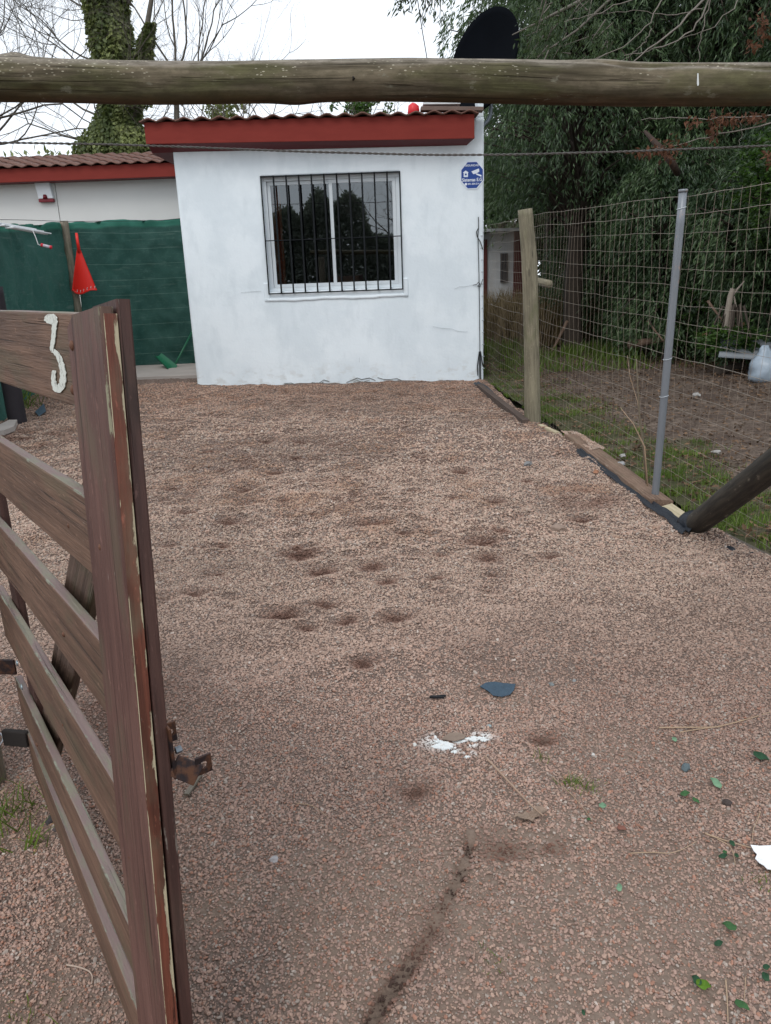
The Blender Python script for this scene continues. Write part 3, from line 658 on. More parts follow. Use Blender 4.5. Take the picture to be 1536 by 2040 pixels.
def text(body, size, x, z, parent, mat, y, bold=.0, cx='CENTER', sxx=1.):
    cu = bpy.data.curves.new('lettering', 'FONT'); cu.body = body; cu.size = size; cu.align_x = cx; cu.align_y = 'CENTER'; cu.extrude = .0006; cu.offset = bold
    cu.materials.append(mat); o = bpy.data.objects.new('lettering', cu); COL.objects.link(o); o.parent = parent
    o.location = (x-parent.location.x, y-parent.location.y, z-parent.location.z); o.rotation_euler = (math.pi/2, 0, 0); o.scale = (sxx, 1, 1)
    bpy.context.view_layer.update(); me = bpy.data.meshes.new_from_object(o.evaluated_get(bpy.context.evaluated_depsgraph_get())); n = bpy.data.objects.new('lettering', me); COL.objects.link(n); n.parent = parent
    n.location, n.rotation_euler, n.scale = o.location.copy(), o.rotation_euler.copy(), o.scale.copy(); bpy.data.objects.remove(o); return n
text('SEGURIDAD', .034, sc.x, sc.z+.118, sgn, M_SW, sc.y-.0055, .0006)
text('Sistemas E.G', .056, sc.x, sc.z-.058, sgn, M_SW, sc.y-.0055, .0012, sxx=.92)
text('091-354-214', .030, sc.x+.018, sc.z-.108, sgn, M_SW, sc.y-.0055, .0006)
flat('phone_symbol', [[(-.083+.017*math.cos(a), -.108+.017*math.sin(a)) for a in np.linspace(0, 6.28, 13)[:-1]]])
# cable on the corner
cb = empty('wall_cable', tuple(ony(957, 762, HY-.03)), 'thin black cable running down the right corner of the white house', 'cable')
M_BLK = simple('black_plastic', (.012, .014, .017), .5, .2)
def wallline(pts, r, name='cable_run', Y=HY-.02, parent=None, mat=None, sides=6):
    P = np.array([ony(x, y, Y) for x, y in pts]); 
    f = np.linspace(0, len(P)-1, len(P)*4); P = np.stack([np.interp(f, range(len(P)), P[:, k]) for k in range(3)], 1)
    return MB().tube(P, r, sides).build(name, mat or M_BLK, parent, True)
wallline([(953,432),(953.5,452),(952,470),(953,500),(954,540),(954.5,565),(955,600),(955.5,650),(956,700),(955,735),(956,762)], .0055, parent=cb)
wallline([(953,455),(949,462),(951,472),(957,482),(962,497)], .006, parent=cb)
wallline([(942,568),(950,566),(953,562),(957,566),(951,570),(956,572),(962,556)], .004, parent=cb)
wallline([(955,700),(953,715),(951,730),(952,748)], .008, parent=cb); wallline([(957,700),(959,712),(961,724),(963,730)], .009, parent=cb); wallline([(956,698),(957,720),(958,760)], .007, parent=cb)
for k in range(12):
    q = ony(957.5+k*.35, 470+k*24, HY-.012); MB().box((q[0], q[1], q[2]-.004), (q[0]+.03, q[1]+.006, q[2]+.004)).build('cable_clip', M_CRACK, cb)

# ================================================================== THE LOW WING
WY = 14.4
wing = empty('low_wing', (-6, WY, 0), 'low off-white panelled building with tiled roof and red fascia behind the green netting', 'building')
M_PANEL = simple('cream_panel', (.68, .68, .66), .7, .06, 2, bump=.05)
xj = ony(114, 400, WY)[0]
for a_, b_ in ((-7.9, xj-.006), (xj+.006, -2.62)):
    MB().box((a_, WY, -.1), (b_, WY+.05, 3.35)).build('wall_panel', M_PANEL, wing, bevel=.003)
MB().box((-7.88, WY+.051, -.1), (-2.63, WY+3.8, 3.3)).build('wall_core', simple('joint_brown', (.2, .17, .14), .9), wing)  # brown core shows through the joint between the panels
a = ony(0, 335, 14.1); b = ony(350, 321, 14.1); a2 = ony(0, 364, 14.1); b2 = ony(350, 352, 14.1)
MB().box((-8.1, 14.1, a2[2]), (-2.63, 14.135, a[2]-.01)).build('fascia', M_RED, wing, bevel=.004)
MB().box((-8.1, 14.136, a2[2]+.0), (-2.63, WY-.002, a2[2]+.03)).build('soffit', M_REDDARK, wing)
zt = a[2]
wr = MB().add([(-8.1, 14.1, zt-.02), (-2.63, 14.1, zt-.02), (-2.63, 15.9, zt+.38), (-8.1, 15.9, zt+.38), (-8.1, 15.9, zt+.3), (-2.63, 15.9, zt+.3)], [(0,1,2,3), (0,4,5,1), (3,2,5,4), (0,3,4), (1,5,2)]).build('roof', M_TILE, wing)
tile_rows(wr, -8.1, -2.65, 14.04, zt+.0, .22, 5)
# siren box
sb = empty('alarm_siren', tuple(ony(88, 398, WY-.08)), 'white alarm siren box with a dark red lens on the cream wall', 'alarm box')
q = ony(87, 381, WY-.06)
V = [(q[0]-.135, 0, q[2]+.155), (q[0]+.115, 0, q[2]+.165), (q[0]+.15, 0, q[2]-.12), (q[0]-.10, 0, q[2]-.12)]
MB().add([(x, WY-.085, z) for x, _, z in V]+[(x, WY-.001, z) for x, _, z in V], [(3,2,1,0),(4,5,6,7),(0,1,5,4),(1,2,6,5),(2,3,7,6),(3,0,4,7)]).build('casing', simple('siren_white', (.80, .83, .86), .35, .04), sb, bevel=.012)
mb = MB(); mb.box((q[0]-.105, WY-.082, q[2]-.175), (q[0]+.148, WY-.004, q[2]-.122)); mb.build('lens', simple('dark_red_lens', (.20, .008, .02), .3), sb, bevel=.008)
mb = MB(); mb.tube([(q[0]+.02, WY-.088, q[2]-.12), (q[0]+.02, WY-.08, q[2]-.06)], [.04, .03], 14); mb.build('lamp', simple('dark_red_lamp', (.16, .006, .015), .3), sb, True)

# ================================================================== GREEN SHADE NET FENCE
t = NT('green_shade_net'); o = t.obj(); n1 = t.noise(o, 1.5, 5); n2 = t.noise(t.map(o, (30, 30, 260)), 1, 2); n3 = t.noise(o, 22, 5, .7)
c = t.mix(n1, (.011, .052, .044), (.040, .130, .105)); c = t.mix(t.math('MULTIPLY', t.ramp(n3, .5, .68), .6), c, (.05, .13, .11)); c = t.mix(t.math('MULTIPLY', t.ramp(t.noise(t.map(o, (5, 5, 40)), 1, 4), .55, .8), .35), c, (.10, .17, .15)); c = t.mix(t.attr('hem'), t.mix(t.math('MULTIPLY', t.ramp(t.noise(t.map(o, (1.6, 1.6, 14)), 1, 5, .7), .56, .70), .45), c, (.13, .20, .17)), (.045, .24, .17))
t.col(c).rough(.75); t.bump(t.math('ADD', n2, n3), .4, .01)
tr = t.n('ShaderNodeBsdfTranslucent'); t.l(c, tr.inputs[0]); ms = t.n('ShaderNodeMixShader'); ms.inputs[0].default_value = .35; t.l(t.b.outputs[0], ms.inputs[1]); t.l(tr.outputs[0], ms.inputs[2]); t.l(ms.outputs[0], t.out.inputs[0]); M_NET = t.m
def net(name, path, zb, zt, parent, seed=0):
    P = np.array(path, float); cum = np.r_[0, np.cumsum(np.linalg.norm(np.diff(P[:, :2], axis=0), axis=1))]; nx, nz = int(cum[-1]/.04), 60
    s_ = np.linspace(0, cum[-1], nx); X = np.interp(s_, cum, P[:, 0]); Y = np.interp(s_, cum, P[:, 1]); d = np.gradient(np.stack([X, Y], 1), axis=0); d /= np.linalg.norm(d, axis=1)[:, None]
    V = []; H_ = []
    ztv = zt(s_/cum[-1])+(fbm(s_, 0*s_, 2.2, seed, 3)-.45)*.12
    for j in range(nz+3):
        f = min(j/nz, 1); z = zb+(ztv-zb)*f+(fbm(s_, 0*s_+f*.3, 3, seed+2)-.45)*.06*(1-f)
        off = (fbm(s_*1.2, 0*s_+f*.9, 1.6, seed+5, 3)-.5)*.16+(fbm(s_*3+f*2, 0*s_+f*5, 2.0, seed+9, 3)-.5)*.15+.02*np.abs(np.sin(s_*2.2+f*3.5+seed))
        if j > nz: z = ztv-.05*(j-nz); off = off-.035*(j-nz)-.012*np.sin(s_*9)
        if j == nz-1 or j == nz: off = off-.01
        V.append(np.stack([X+d[:, 1]*off, Y-d[:, 0]*off, z], 1)); H_.append(np.where(f > .955, .8, 0)*np.ones(nx))
    V = np.concatenate(V); n = nz+3
    ii = np.arange(n*nx).reshape(n, nx); Fc = np.stack([ii[:-1, :-1], ii[:-1, 1:], ii[1:, 1:], ii[1:, :-1]], -1).reshape(-1, 4)
    o = link(name, mesh_np(name, V, Fc, True, {'hem': np.concatenate(H_)}), parent, M_NET); return o
M_FSN = simple('net_wire', (.10, .18, .15), .6)
nf = empty('shade_net_fence', (-4.9, 13.0, 0), 'dark green shade netting fence turning the corner left of the white house', 'fence')
net('netting', [(-4.78, 12.92), (-4.0, 13.5), (-2.7, 13.72)], .06, lambda f: 2.42+.10*f, nf, 3)
net('netting', [(-4.35, 8.2), (-4.6, 9.8), (-4.95, 11.6), (-4.86, 12.9)], .0, lambda f: 2.16+.24*f, nf, 8)
net('netting', [(-4.1, 5.6), (-4.25, 7.2), (-4.33, 8.1)], .0, lambda f: 2.1+.06*f, nf, 12)
M_POST = wood('weathered_pole', (.10, .085, .062), (.26, .225, .17), (.3, .27, .2), .2, .5, (.10, .115, .055))
p0 = ony(138, 500, 12.85)
link('post', pole_mesh('post', lin((p0[0]-.0, 12.86, -.1), (p0[0]-.02, 12.86, ony(138, 440, 12.86)[2]), 30), .062, 16, 3), nf, M_POST)
link('post', pole_mesh('post', lin((-4.16, 8.78, -.1), (-4.18, 8.8, 1.5), 20), .10, 16, 4), nf, simple('dark_post', (.022, .018, .022), .8, .3))
MB().tube([(-2.7, 13.66, 2.5), (-3.6, 13.55, 2.44), (-4.8, 12.83, 2.43), (-4.9, 11.6, 2.38), (-4.35, 8.3, 2.17)], .004, 5).build('support_wire', M_BLK, nf)
# white slatted sheet on top of the net and the paint roller
for k in range(9):
    z = .35+k*.24; P = np.array([(-4.74, 12.80, z), (-4.4, 13.09, z-.01), (-4.0, 13.40, z-.02), (-3.3, 13.52, z-.01), (-2.7, 13.62, z)]); P[:, 1] -= .035
    MB().tube(P, .0025, 4).build('net_wire', M_FSN, nf, True)
q0, q1 = ony(-20, 444, 9.6), ony(62, 458, 10.6)
ws = empty('plastic_blind', tuple(ony(20, 455, 10)), 'white slatted plastic blind lying on top of the green netting at the left', 'blind')
M_WP = simple('white_plastic', (.75, .77, .78), .5, .05)
for k in range(6):
    off = np.array([.03*k, .04*k, .02*(k % 2)-.012*k]); MB().beam(q0+off, q1+off, .05, .014).build('slat', M_WP, ws)
pr_ = empty('paint_roller', tuple(ony(80, 490, 10.2)), 'small paint roller with red ends hanging from the net top', 'paint roller')
P = np.array([ony(x, y, 10.25) for x, y in ((30, 449), (50, 455), (65, 459), (70, 470), (76, 487), (82, 489))])
MB().tube(P, .006, 6).build('handle', simple('white_wire', (.7, .7, .7), .4), pr_, True)
a, b = ony(82, 488, 10.2), ony(103, 493, 10.2)
MB().tube([a, a+(b-a)*.2], .022, 10).build('end_cap', simple('red_cap', (.6, .02, .04), .4), pr_, True)
MB().tube([a+(b-a)*.2, a+(b-a)*.85], .019, 10).build('sleeve', simple('roller_sleeve', (.5, .45, .5), .9), pr_, True)
MB().tube([a+(b-a)*.85, b], .022, 10).build('end_cap', bpy.data.materials['red_cap'], pr_, True)
# red rake hanging on the post
rk = empty('red_rake', tuple(ony(168, 592, 12.7)), 'bright red plastic fan rake head hanging upside down beside the net post', 'rake')
M_RK = simple('bright_red_plastic', (.68, .022, .014), .38, .12, 5)
a, b = ony(152, 464, 12.72), ony(158, 503, 12.72); MB().tube([a, b], [.02, .026], 10).build('socket', M_RK, rk, True)
TL, TR, BR_, BM, BL = [ony(x, y, 12.72) for x, y in ((153, 497), (160, 497), (193, 577), (160, 592), (144, 577))]
V = []; Fc = []; nu, nv = 14, 10
for j in range(nv+1):
    f = j/nv; l = TL+(BL-TL)*f; r = TR+(BR_-TR)*f
    for i in range(nu+1):
        g_ = i/nu; p = l+(r-l)*g_; p = p+np.array([0, -.05*math.sin(math.pi*g_)*f-.012*math.cos(g_*nu*math.pi)*f, -.06*f*math.sin(math.pi*min(1, g_*1.25))*(1-g_)*1.6]); V.append(p)
nn = len(V); V += [p+np.array([0, .008, 0]) for p in V]
for j in range(nv):
    for i in range(nu):
        q = j*(nu+1)+i; Fc += [(q, q+1, q+nu+2, q+nu+1), (nn+q+nu+1, nn+q+nu+2, nn+q+1, nn+q)]
link('fan', mesh_np('fan', V, Fc, True), rk, M_RK)
lip = V[nv*(nu+1):(nv+1)*(nu+1)]; MB().tube(np.array(lip), .014, 8).build('rim', M_RK, rk, True)
tt = MB()
for i in range(3, nu, 2):
    p = np.array(lip[i]); tt.beam(p+np.array([0, -.014, .02]), p+np.array([.012, -.016, .055]), .012, .006)
tt.build('label_print', simple('pale_print', (.7, .6, .6), .5), rk)
# green shovel leaning in the corner
sv = empty('green_shovel', tuple(onz(342, 738, .08)), 'green shovel leaning on the netting by the house corner', 'shovel')
M_SV = simple('green_enamel', (.014, .12, .060), .4, .15)
a = ony(386, 655, 13.3); b = ony(345, 734, 12.85)
MB().tube([b, a], [.017, .015], 10).build('handle', M_SV, sv, True)
c0 = onz(344, 738, .09); V = []; nu = 8
e_ = ony(304, 716, 12.95); l_ = ony(336, 742, 12.6); r_ = ony(354, 734, 12.85); f_ = ony(323, 715, 13.1)
for j in range(7):
    for i in range(nu+1):
        u, v = i/nu, j/6; p = (l_*(1-v)+e_*v)*(1-u)+(r_*(1-v)+f_*v)*u; p = p+np.array([0, 0, .05*abs(2*u-1)**2+.05*v]); V.append(p)
nn = len(V); V += [p+np.array([0, 0, -.008]) for p in V]; Fc = []
for j in range(6):
    for i in range(nu):
        q = j*(nu+1)+i; Fc += [(q, q+1, q+nu+2, q+nu+1), (nn+q+nu+1, nn+q+nu+2, nn+q+1, nn+q)]
link('blade', mesh_np('blade', V, Fc, True), sv, M_SV)

# ================================================================== THE OPEN WOODEN GATE
GH = np.array([-1.158, 2.14]); GA = np.array([-.393, 1.154]); GB = np.array([-.402, .977])
def G(t_, z, n=0.):
    """t 0 at the hinges .. 1 at the free end; n towards the viewer's side of the leaf"""
    Fz = GB+(GA-GB)*(z-.1)/1.35; p = GH+(Fz-GH)*t_; d = (Fz-GH)/np.linalg.norm(Fz-GH)
    return np.array([p[0]+d[1]*n, p[1]-d[0]*n, z])
gate = empty('wooden_gate', (-1.158, 2.14, 0), 'open brown wooden gate leaf with a hand-painted white number three', 'gate')
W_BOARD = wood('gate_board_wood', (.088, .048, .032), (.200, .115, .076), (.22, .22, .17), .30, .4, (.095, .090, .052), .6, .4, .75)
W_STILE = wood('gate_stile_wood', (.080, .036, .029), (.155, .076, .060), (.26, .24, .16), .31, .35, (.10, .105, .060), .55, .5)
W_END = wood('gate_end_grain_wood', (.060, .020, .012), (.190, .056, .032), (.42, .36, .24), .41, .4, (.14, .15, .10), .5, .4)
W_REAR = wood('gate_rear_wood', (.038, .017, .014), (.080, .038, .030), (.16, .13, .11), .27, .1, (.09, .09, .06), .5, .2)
tops = [(1.449, 1.292), (1.150, .999), (.891, .728), (.619, .448), (.315, .172), (.128, -.030)]
for i, (zt_, zb_) in enumerate(tops):
    zc, w = (zt_+zb_)/2, zt_-zb_; 
    a = G([-.1, -.1, -.1, -.07, -.055, -.045][i], zc, -.014); b = G(.975, zc+.008, -.014)
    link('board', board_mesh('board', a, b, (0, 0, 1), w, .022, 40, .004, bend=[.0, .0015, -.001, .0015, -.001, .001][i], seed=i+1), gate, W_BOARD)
def Lz(z): Fz = GB+(GA-GB)*(z-.1)/1.35; return np.linalg.norm(Fz-GH)
def stile(name, t0, z0, z1, n, w, th, mat, seed, tw=None):
    ta, tb = (t0, t0) if t0 < .5 else (1+t0-10 if t0 > 9 else t0, t0)
    if t0 > 5: ta, tb = 1-(t0-10)/Lz(z0), 1-(t0-10)/Lz(z1)
    a = G(ta, z0, n); b = G(tb, z1, n); t0 = (ta+tb)/2; d = G(t0+.02, (z0+z1)/2, n)-G(t0-.02, (z0+z1)/2, n)
    return link(name, board_mesh(name, a, b, d, w, th, 50, .0035, seed=seed), gate, mat)
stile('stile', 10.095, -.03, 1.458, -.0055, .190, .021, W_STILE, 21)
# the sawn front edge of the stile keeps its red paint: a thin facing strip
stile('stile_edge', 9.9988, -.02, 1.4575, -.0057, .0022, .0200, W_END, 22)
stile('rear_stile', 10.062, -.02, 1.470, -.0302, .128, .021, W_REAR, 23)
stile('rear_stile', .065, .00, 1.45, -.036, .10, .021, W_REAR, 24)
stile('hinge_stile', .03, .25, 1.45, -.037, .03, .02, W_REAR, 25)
# diagonal brace behind the boards
a = G(.91, 1.27, -.037); b = G(.06, .10, -.037); d3 = (b-a)/np.linalg.norm(b-a); nrm = G(.5, .7, 1)-G(.5, .7, 0); wd = np.cross(d3, nrm)
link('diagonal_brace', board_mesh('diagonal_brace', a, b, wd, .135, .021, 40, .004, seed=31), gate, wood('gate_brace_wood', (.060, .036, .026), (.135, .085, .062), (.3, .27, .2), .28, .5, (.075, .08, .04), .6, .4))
# bolts
M_RUST = NT('rusty_bolt'); o = M_RUST.obj(); n1 = M_RUST.noise(o, 60, 5); M_RUST.col(M_RUST.mix(n1, (.07, .030, .018), (.20, .09, .05))).rough(.7); M_RUST.b.inputs['Metallic'].default_value = .3; M_RUST = M_RUST.m
def bolt(t_, z, n, r=.0085, mat=None, nm='bolt'):
    c = G(t_, z, n); q = G(t_, z, n+.0035); MB().tube([c-(q-c)*.6, c, c+(q-c)*.5, q], [r, r, r*.8, r*.25], 14).build(nm, mat or M_RUST, gate, True)
bolt(.868, 1.405, .003); bolt(.835, 1.330, -.003); bolt(.905, 1.085, .003, .007); bolt(.74, 1.07, -.004, .006); bolt(.62, .80, -.004, .006); bolt(.52, .53, -.004, .006); bolt(.9, .52, .003, .006); bolt(.14, .21, -.004, .007)
# the hand painted 3
M_3 = NT('brushed_white_paint'); o = M_3.obj(); nn_ = M_3.noise(M_3.map(o, (1, 1, .5)), 160, 4, .7); M_3.col(M_3.mix(M_3.ramp(nn_, .58, .63), (.66, .68, .62), (.13, .10, .08))).rough(.7); M_3 = M_3.m
nrm_g = (G(.8, 1.37, 1)-G(.8, 1.37, 0)); nrm_g /= np.linalg.norm(nrm_g); pl0 = G(.8, 1.37, -.0024)
def gpx(x, y, off=0.):
    d = ray(x, y); C0 = np.array([0, 0, EYE]); t_ = ((pl0-C0)@nrm_g)/(d@nrm_g); return C0+d*t_+nrm_g*off
st3 = [(92,640,6),(94,634,10),(100,631,12),(106,632,13),(110,638,12),(109,652,9),(108,668,8),(106,684,8),(103,697,7),(110,700,8),(118,710,9),(124,728,10),(127,746,11),(126,762,13),(121,775,14),(113,777,12),(108,764,9),(107,750,8),(109,738,7)]
L3 = []; 
cx3 = np.array([s[:2] for s in st3], float); wd3 = np.array([s[2] for s in st3], float); f = np.linspace(0, len(st3)-1, 60)
cx3 = np.stack([np.interp(f, range(len(st3)), cx3[:, k]) for k in (0, 1)], 1); wd3 = np.interp(f, range(len(st3)), wd3)
for _ in range(2): cx3[1:-1] = (cx3[:-2]+cx3[1:-1]*2+cx3[2:])/4
tg = np.gradient(cx3, axis=0); tg /= np.linalg.norm(tg, axis=1)[:, None]; V = []
for i in range(60):
    nx_, ny_ = -tg[i][1], tg[i][0]; j_ = 1+.14*math.sin(i*2.3)
    for s_, off in ((1, .0), (1, .0012), (-1, .0012), (-1, .0)):
        V.append(gpx(cx3[i][0]+nx_*s_*wd3[i]/2*j_, cx3[i][1]+ny_*s_*wd3[i]/2*j_, off))
Fc = [(i*4+j, (i+1)*4+j, (i+1)*4+(j+1) % 4, i*4+(j+1) % 4) for i in range(59) for j in range(4)]+[(0, 1, 2, 3), (239, 238, 237, 236)]
link('painted_number', mesh_np('painted_number', V, Fc), gate, M_3)
V = [gpx(x, y, .0011+.0001*k) for k, (x, y) in enumerate([(91,630),(96,626),(112,627),(112,640),(104,646),(94,643)])]
link('painted_number', mesh_np('painted_number', V, [tuple(range(6))]), gate, M_3)
# rusty latch bracket with two pierced ears on the free end
def holed_plate(c, u, v, w, h, r, th, hc=(0, 0)):
    c, u, v = map(lambda q: np.array(q, float), (c, u, v)); u /= np.linalg.norm(u); v /= np.linalg.norm(v); nn = np.cross(u, v); V = []; n = 16
    for s_ in (-.5, .5):
        for i in range(n):
            a = 2*math.pi*i/n+math.pi/4; ca, sa = math.cos(a), math.sin(a); m = max(abs(ca), abs(sa))
            V.append(c+u*ca/m*w/2+v*sa/m*h/2+nn*th*s_); V.append(c+u*(hc[0]+ca*r)+v*(hc[1]+sa*r)+nn*th*s_)
    Fc = []; k = 2*n
    for i in range(n):
        a, b = 2*i, 2*((i+1) % n); Fc += [(a, b, b+1, a+1), (k+a+1, k+b+1, k+b, k+a), (a, a+k, b+k, b), (a+1, b+1, b+1+k, a+1+k)]
    return V, Fc
t = NT('rusty_steel'); o = t.obj(); n1 = t.noise(o, 35, 6, .65); t.col(t.mix(t.ramp(n1, .4, .62), (.030, .022, .024), (.12, .055, .032))).rough(.5); t.b.inputs['Metallic'].default_value = .6; t.bump(n1, .4, .003); M_STEEL = t.m
br = empty('latch', (0, 0, 0), None, None); br.name = 'latch'; br.parent = gate; br.matrix_parent_inverse = Matrix.Translation(-Vector(gate.location))
br.name = 'latch_bracket'
up = np.array([0, 0, 1.]); dg = G(1, .9, 0)-G(.9, .9, 0); dg /= np.linalg.norm(dg); ng_ = G(1, .9, -1)-G(1, .9, 0); ng_ /= np.linalg.norm(ng_)  # away from viewer side
c0 = G(.992, .750, -.041)
V, Fc = holed_plate(c0+ng_*.010+up*.046+dg*(-.004), ng_, up, .020, .036, .0055, .004); MB().add(V, Fc).build('ear', M_STEEL, br, bevel=.001)
MB().beam(c0+ng_*.003+up*.064, c0+ng_*.003-up*.03, .034, .005, up=ng_).build('back_plate', M_STEEL, br, bevel=.001)
MB().beam(c0+ng_*.003+dg*.010-up*.006, c0+ng_*.036+dg*.03-up*.030, .036, .005, up=np.cross(ng_, up)).build('arm', M_STEEL, br, bevel=.001)
V, Fc = holed_plate(c0+ng_*.048+dg*.026-up*.016, ng_, up, .028, .034, .0065, .004); MB().add(V, Fc).build('ear', M_STEEL, br, bevel=.001)
q = c0+ng_*.012+dg*.004+up*.014; MB().tube([q, q+ng_*.010], .006, 6).build('nut', simple('zinc', (.16, .18, .20), .4, metal=.7), br)
# hinge strap towards the post
hs = MB(); a = G(.03, .40, .0); hs.beam(a, a+np.array([-.11, .015, -.0]), .05, .008, up=(0, 1, 0)); hs.build('hinge_strap', M_STEEL, gate, bevel=.002)
for z in (.35, .43): bolt(.06, z, -.002, .009, simple('zinc_bolt', (.35, .42, .45), .35, metal=.7))
MB().tube([a+np.array([-.10, .01, -.02]), a+np.array([-.10, .01, .03]), a+np.array([-.12, -.0, .05])], .012, 8).build('hinge_pin', M_STEEL, gate, True)

# ================================================================== GATE POSTS, OVERHEAD LOG, TWISTED WIRE
t = NT('mossy_log'); g = t.attr('gco', out='Vector'); gr = t.noise(t.map(g, (2.2, 45, 45)), 1, 6, .62, .4); big = t.noise(t.map(g, (3, 14, 14)), 1, 5, .6)
c = t.mix(t.ramp(gr, .3, .7), (.050, .040, .026), (.195, .160, .110)); c = t.mix(t.math('MULTIPLY', t.ramp(big, .42, .62), .75), c, t.mix(gr, (.055, .055, .022), (.15, .145, .070)))
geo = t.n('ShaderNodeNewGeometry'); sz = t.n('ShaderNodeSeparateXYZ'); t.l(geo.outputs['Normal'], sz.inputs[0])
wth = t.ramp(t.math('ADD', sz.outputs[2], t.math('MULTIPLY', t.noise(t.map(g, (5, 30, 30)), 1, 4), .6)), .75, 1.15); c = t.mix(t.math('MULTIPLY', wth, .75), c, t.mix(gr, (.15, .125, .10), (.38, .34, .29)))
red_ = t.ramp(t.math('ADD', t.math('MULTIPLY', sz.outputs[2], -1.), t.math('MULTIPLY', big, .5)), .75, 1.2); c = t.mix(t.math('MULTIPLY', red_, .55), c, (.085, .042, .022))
fl = t.voro(t.map(g, (60, 150, 150)), 1); fl2 = t.noise(t.map(g, (6, 9, 9), (3, 3, 3)), 1, 3)
c = t.mix(t.math('MULTIPLY', t.math('MULTIPLY', t.ramp(fl, .24, .16), t.ramp(fl2, .42, .55)), t.ramp(sz.outputs[2], -.35, .35)), c, (.46, .42, .32))
dk_ = t.noise(t.map(g, (2.2, 90, 90), (4, 4, 4)), 1, 3, .5, .8); c = t.mix(t.math('MULTIPLY', t.ramp(dk_, .62, .70), .6), c, (.02, .015, .01))
mt = t.noise(t.map(g, (16, 32, 32)), 1, 6, .7); c = t.mix(t.math('MULTIPLY', t.ramp(mt, .42, .62), .5), c, t.mix(gr, (.03, .026, .014), (.085, .072, .045))); c = t.mix(t.math('MULTIPLY', t.ramp(mt, .40, .33), .45), c, (.26, .25, .19))
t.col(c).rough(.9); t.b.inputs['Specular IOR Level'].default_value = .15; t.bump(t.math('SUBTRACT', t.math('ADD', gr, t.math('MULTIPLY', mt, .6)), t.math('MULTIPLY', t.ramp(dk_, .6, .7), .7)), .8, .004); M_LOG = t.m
LY = 2.3
a = ony(-160, 162, LY); mid = ony(768, 161.5, LY); b = ony(1700, 171, LY)
xs = np.linspace(-1.62, 2.05, 260); ca = ony(0, 161.5, LY); cb_ = ony(1536, 169, LY)
zc = np.interp(xs, [ca[0], mid[0], cb_[0]], [ca[2], mid[2], cb_[2]]); sl_ = (ca[2]-mid[2])/(ca[0]-mid[0]); zc = np.where(xs < ca[0], ca[2]+(xs-ca[0])*sl_, zc); zc = np.where(xs > cb_[0], cb_[2]+(xs-cb_[0])*(cb_[2]-mid[2])/(cb_[0]-mid[0]), zc)
zc = zc+.0035*np.sin(xs*5+1)
def sx_at(px): return ony(px, 165, LY)[0]+1.62
kn = [(sx_at(36), -math.pi/2-.15, .035, .012), (sx_at(20), -math.pi/2, .12, .005), (sx_at(590), math.pi/2-.2, .05, .006), (sx_at(1190), -math.pi/2, .07, .006), (sx_at(705), .15, .02, .005), (sx_at(88), .2, .022, .005), (sx_at(1390), -.2, .03, -.004)]
# orientation of the section: angle 0 faces u = tangent x up = -y (viewer)
log = empty('overhead_log', (0, LY, 0), 'thick mossy round log spanning overhead across the gateway', 'log'); log.location = (.2, LY, 1.97)
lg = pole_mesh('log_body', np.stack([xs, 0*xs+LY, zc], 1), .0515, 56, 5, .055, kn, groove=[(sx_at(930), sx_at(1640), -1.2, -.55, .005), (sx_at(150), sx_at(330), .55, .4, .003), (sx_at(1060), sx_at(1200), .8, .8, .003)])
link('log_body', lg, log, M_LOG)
V = [ony(1390+dx, y, LY-.052) for dx, y in ((-1, 146), (1.2, 146), (2.2, 168), (1.2, 171), (-1, 171), (-1.8, 166))]
link('bird_dropping', mesh_np('bird_dropping', V+[v-np.array([0, .001, 0]) for v in V], [tuple(range(6)), tuple(range(11, 5, -1))]+[(i, i+6, (i+1) % 6+6, (i+1) % 6) for i in range(6)]), log, simple('white_lime', (.7, .72, .7), .7))
MB().tube([ony(703, 152, LY-.055), ony(705, 156, LY-.062), ony(703, 160, LY-.055)], [.002, .0035, .002], 6).build('knot', simple('knot_hole', (.012, .009, .006), .9), log, True)
gp_ = empty('gate_post', (-1.37, 2.17, 0), 'round gate post wrapped in black plastic with wire at the far left edge', 'post')
link('pole', pole_mesh('pole', lin((-1.37, 2.17, -.2), (-1.37, 2.22, 1.93), 40), .088, 24, 6), gp_, M_POST)
link('plastic_wrap', pole_mesh('plastic_wrap', lin((-1.37, 2.172, .10), (-1.37, 2.19, .62), 20), .0925, 24, 7, .03), gp_, simple('black_film', (.012, .015, .020), .35, .3, 10, bump=.5, spec=.6))
for k, (z, tl) in enumerate(((.235, .04), (.10, -.015), (.185, .07))):
    A = np.linspace(0, 2*math.pi, 25); MB().tube(np.stack([-1.37+.098*np.cos(A), 2.175+.098*np.sin(A), z+tl*np.cos(A-.6)], 1), .0022, 5, False).build('binding_wire', M_ALU, gp_, True)
mb = MB(); mb.beam(onz(8, 1468, .11), onz(56, 1472, .11), .02, .055); tag(mb.build('ground_beam', simple('dark_beam', (.022, .018, .016), .85, .3), bevel=.004), 'dark short beam on the ground between the wrapped post and the gate', 'beam')
gp2 = empty('gate_post', (1.93, 2.3, 0), 'bare round gate post at the right end of the overhead log', 'post')
link('pole', pole_mesh('pole', lin((1.93, 2.3, -.2), (1.93, 2.3, 1.89), 40), .085, 24, 9), gp2, M_POST)
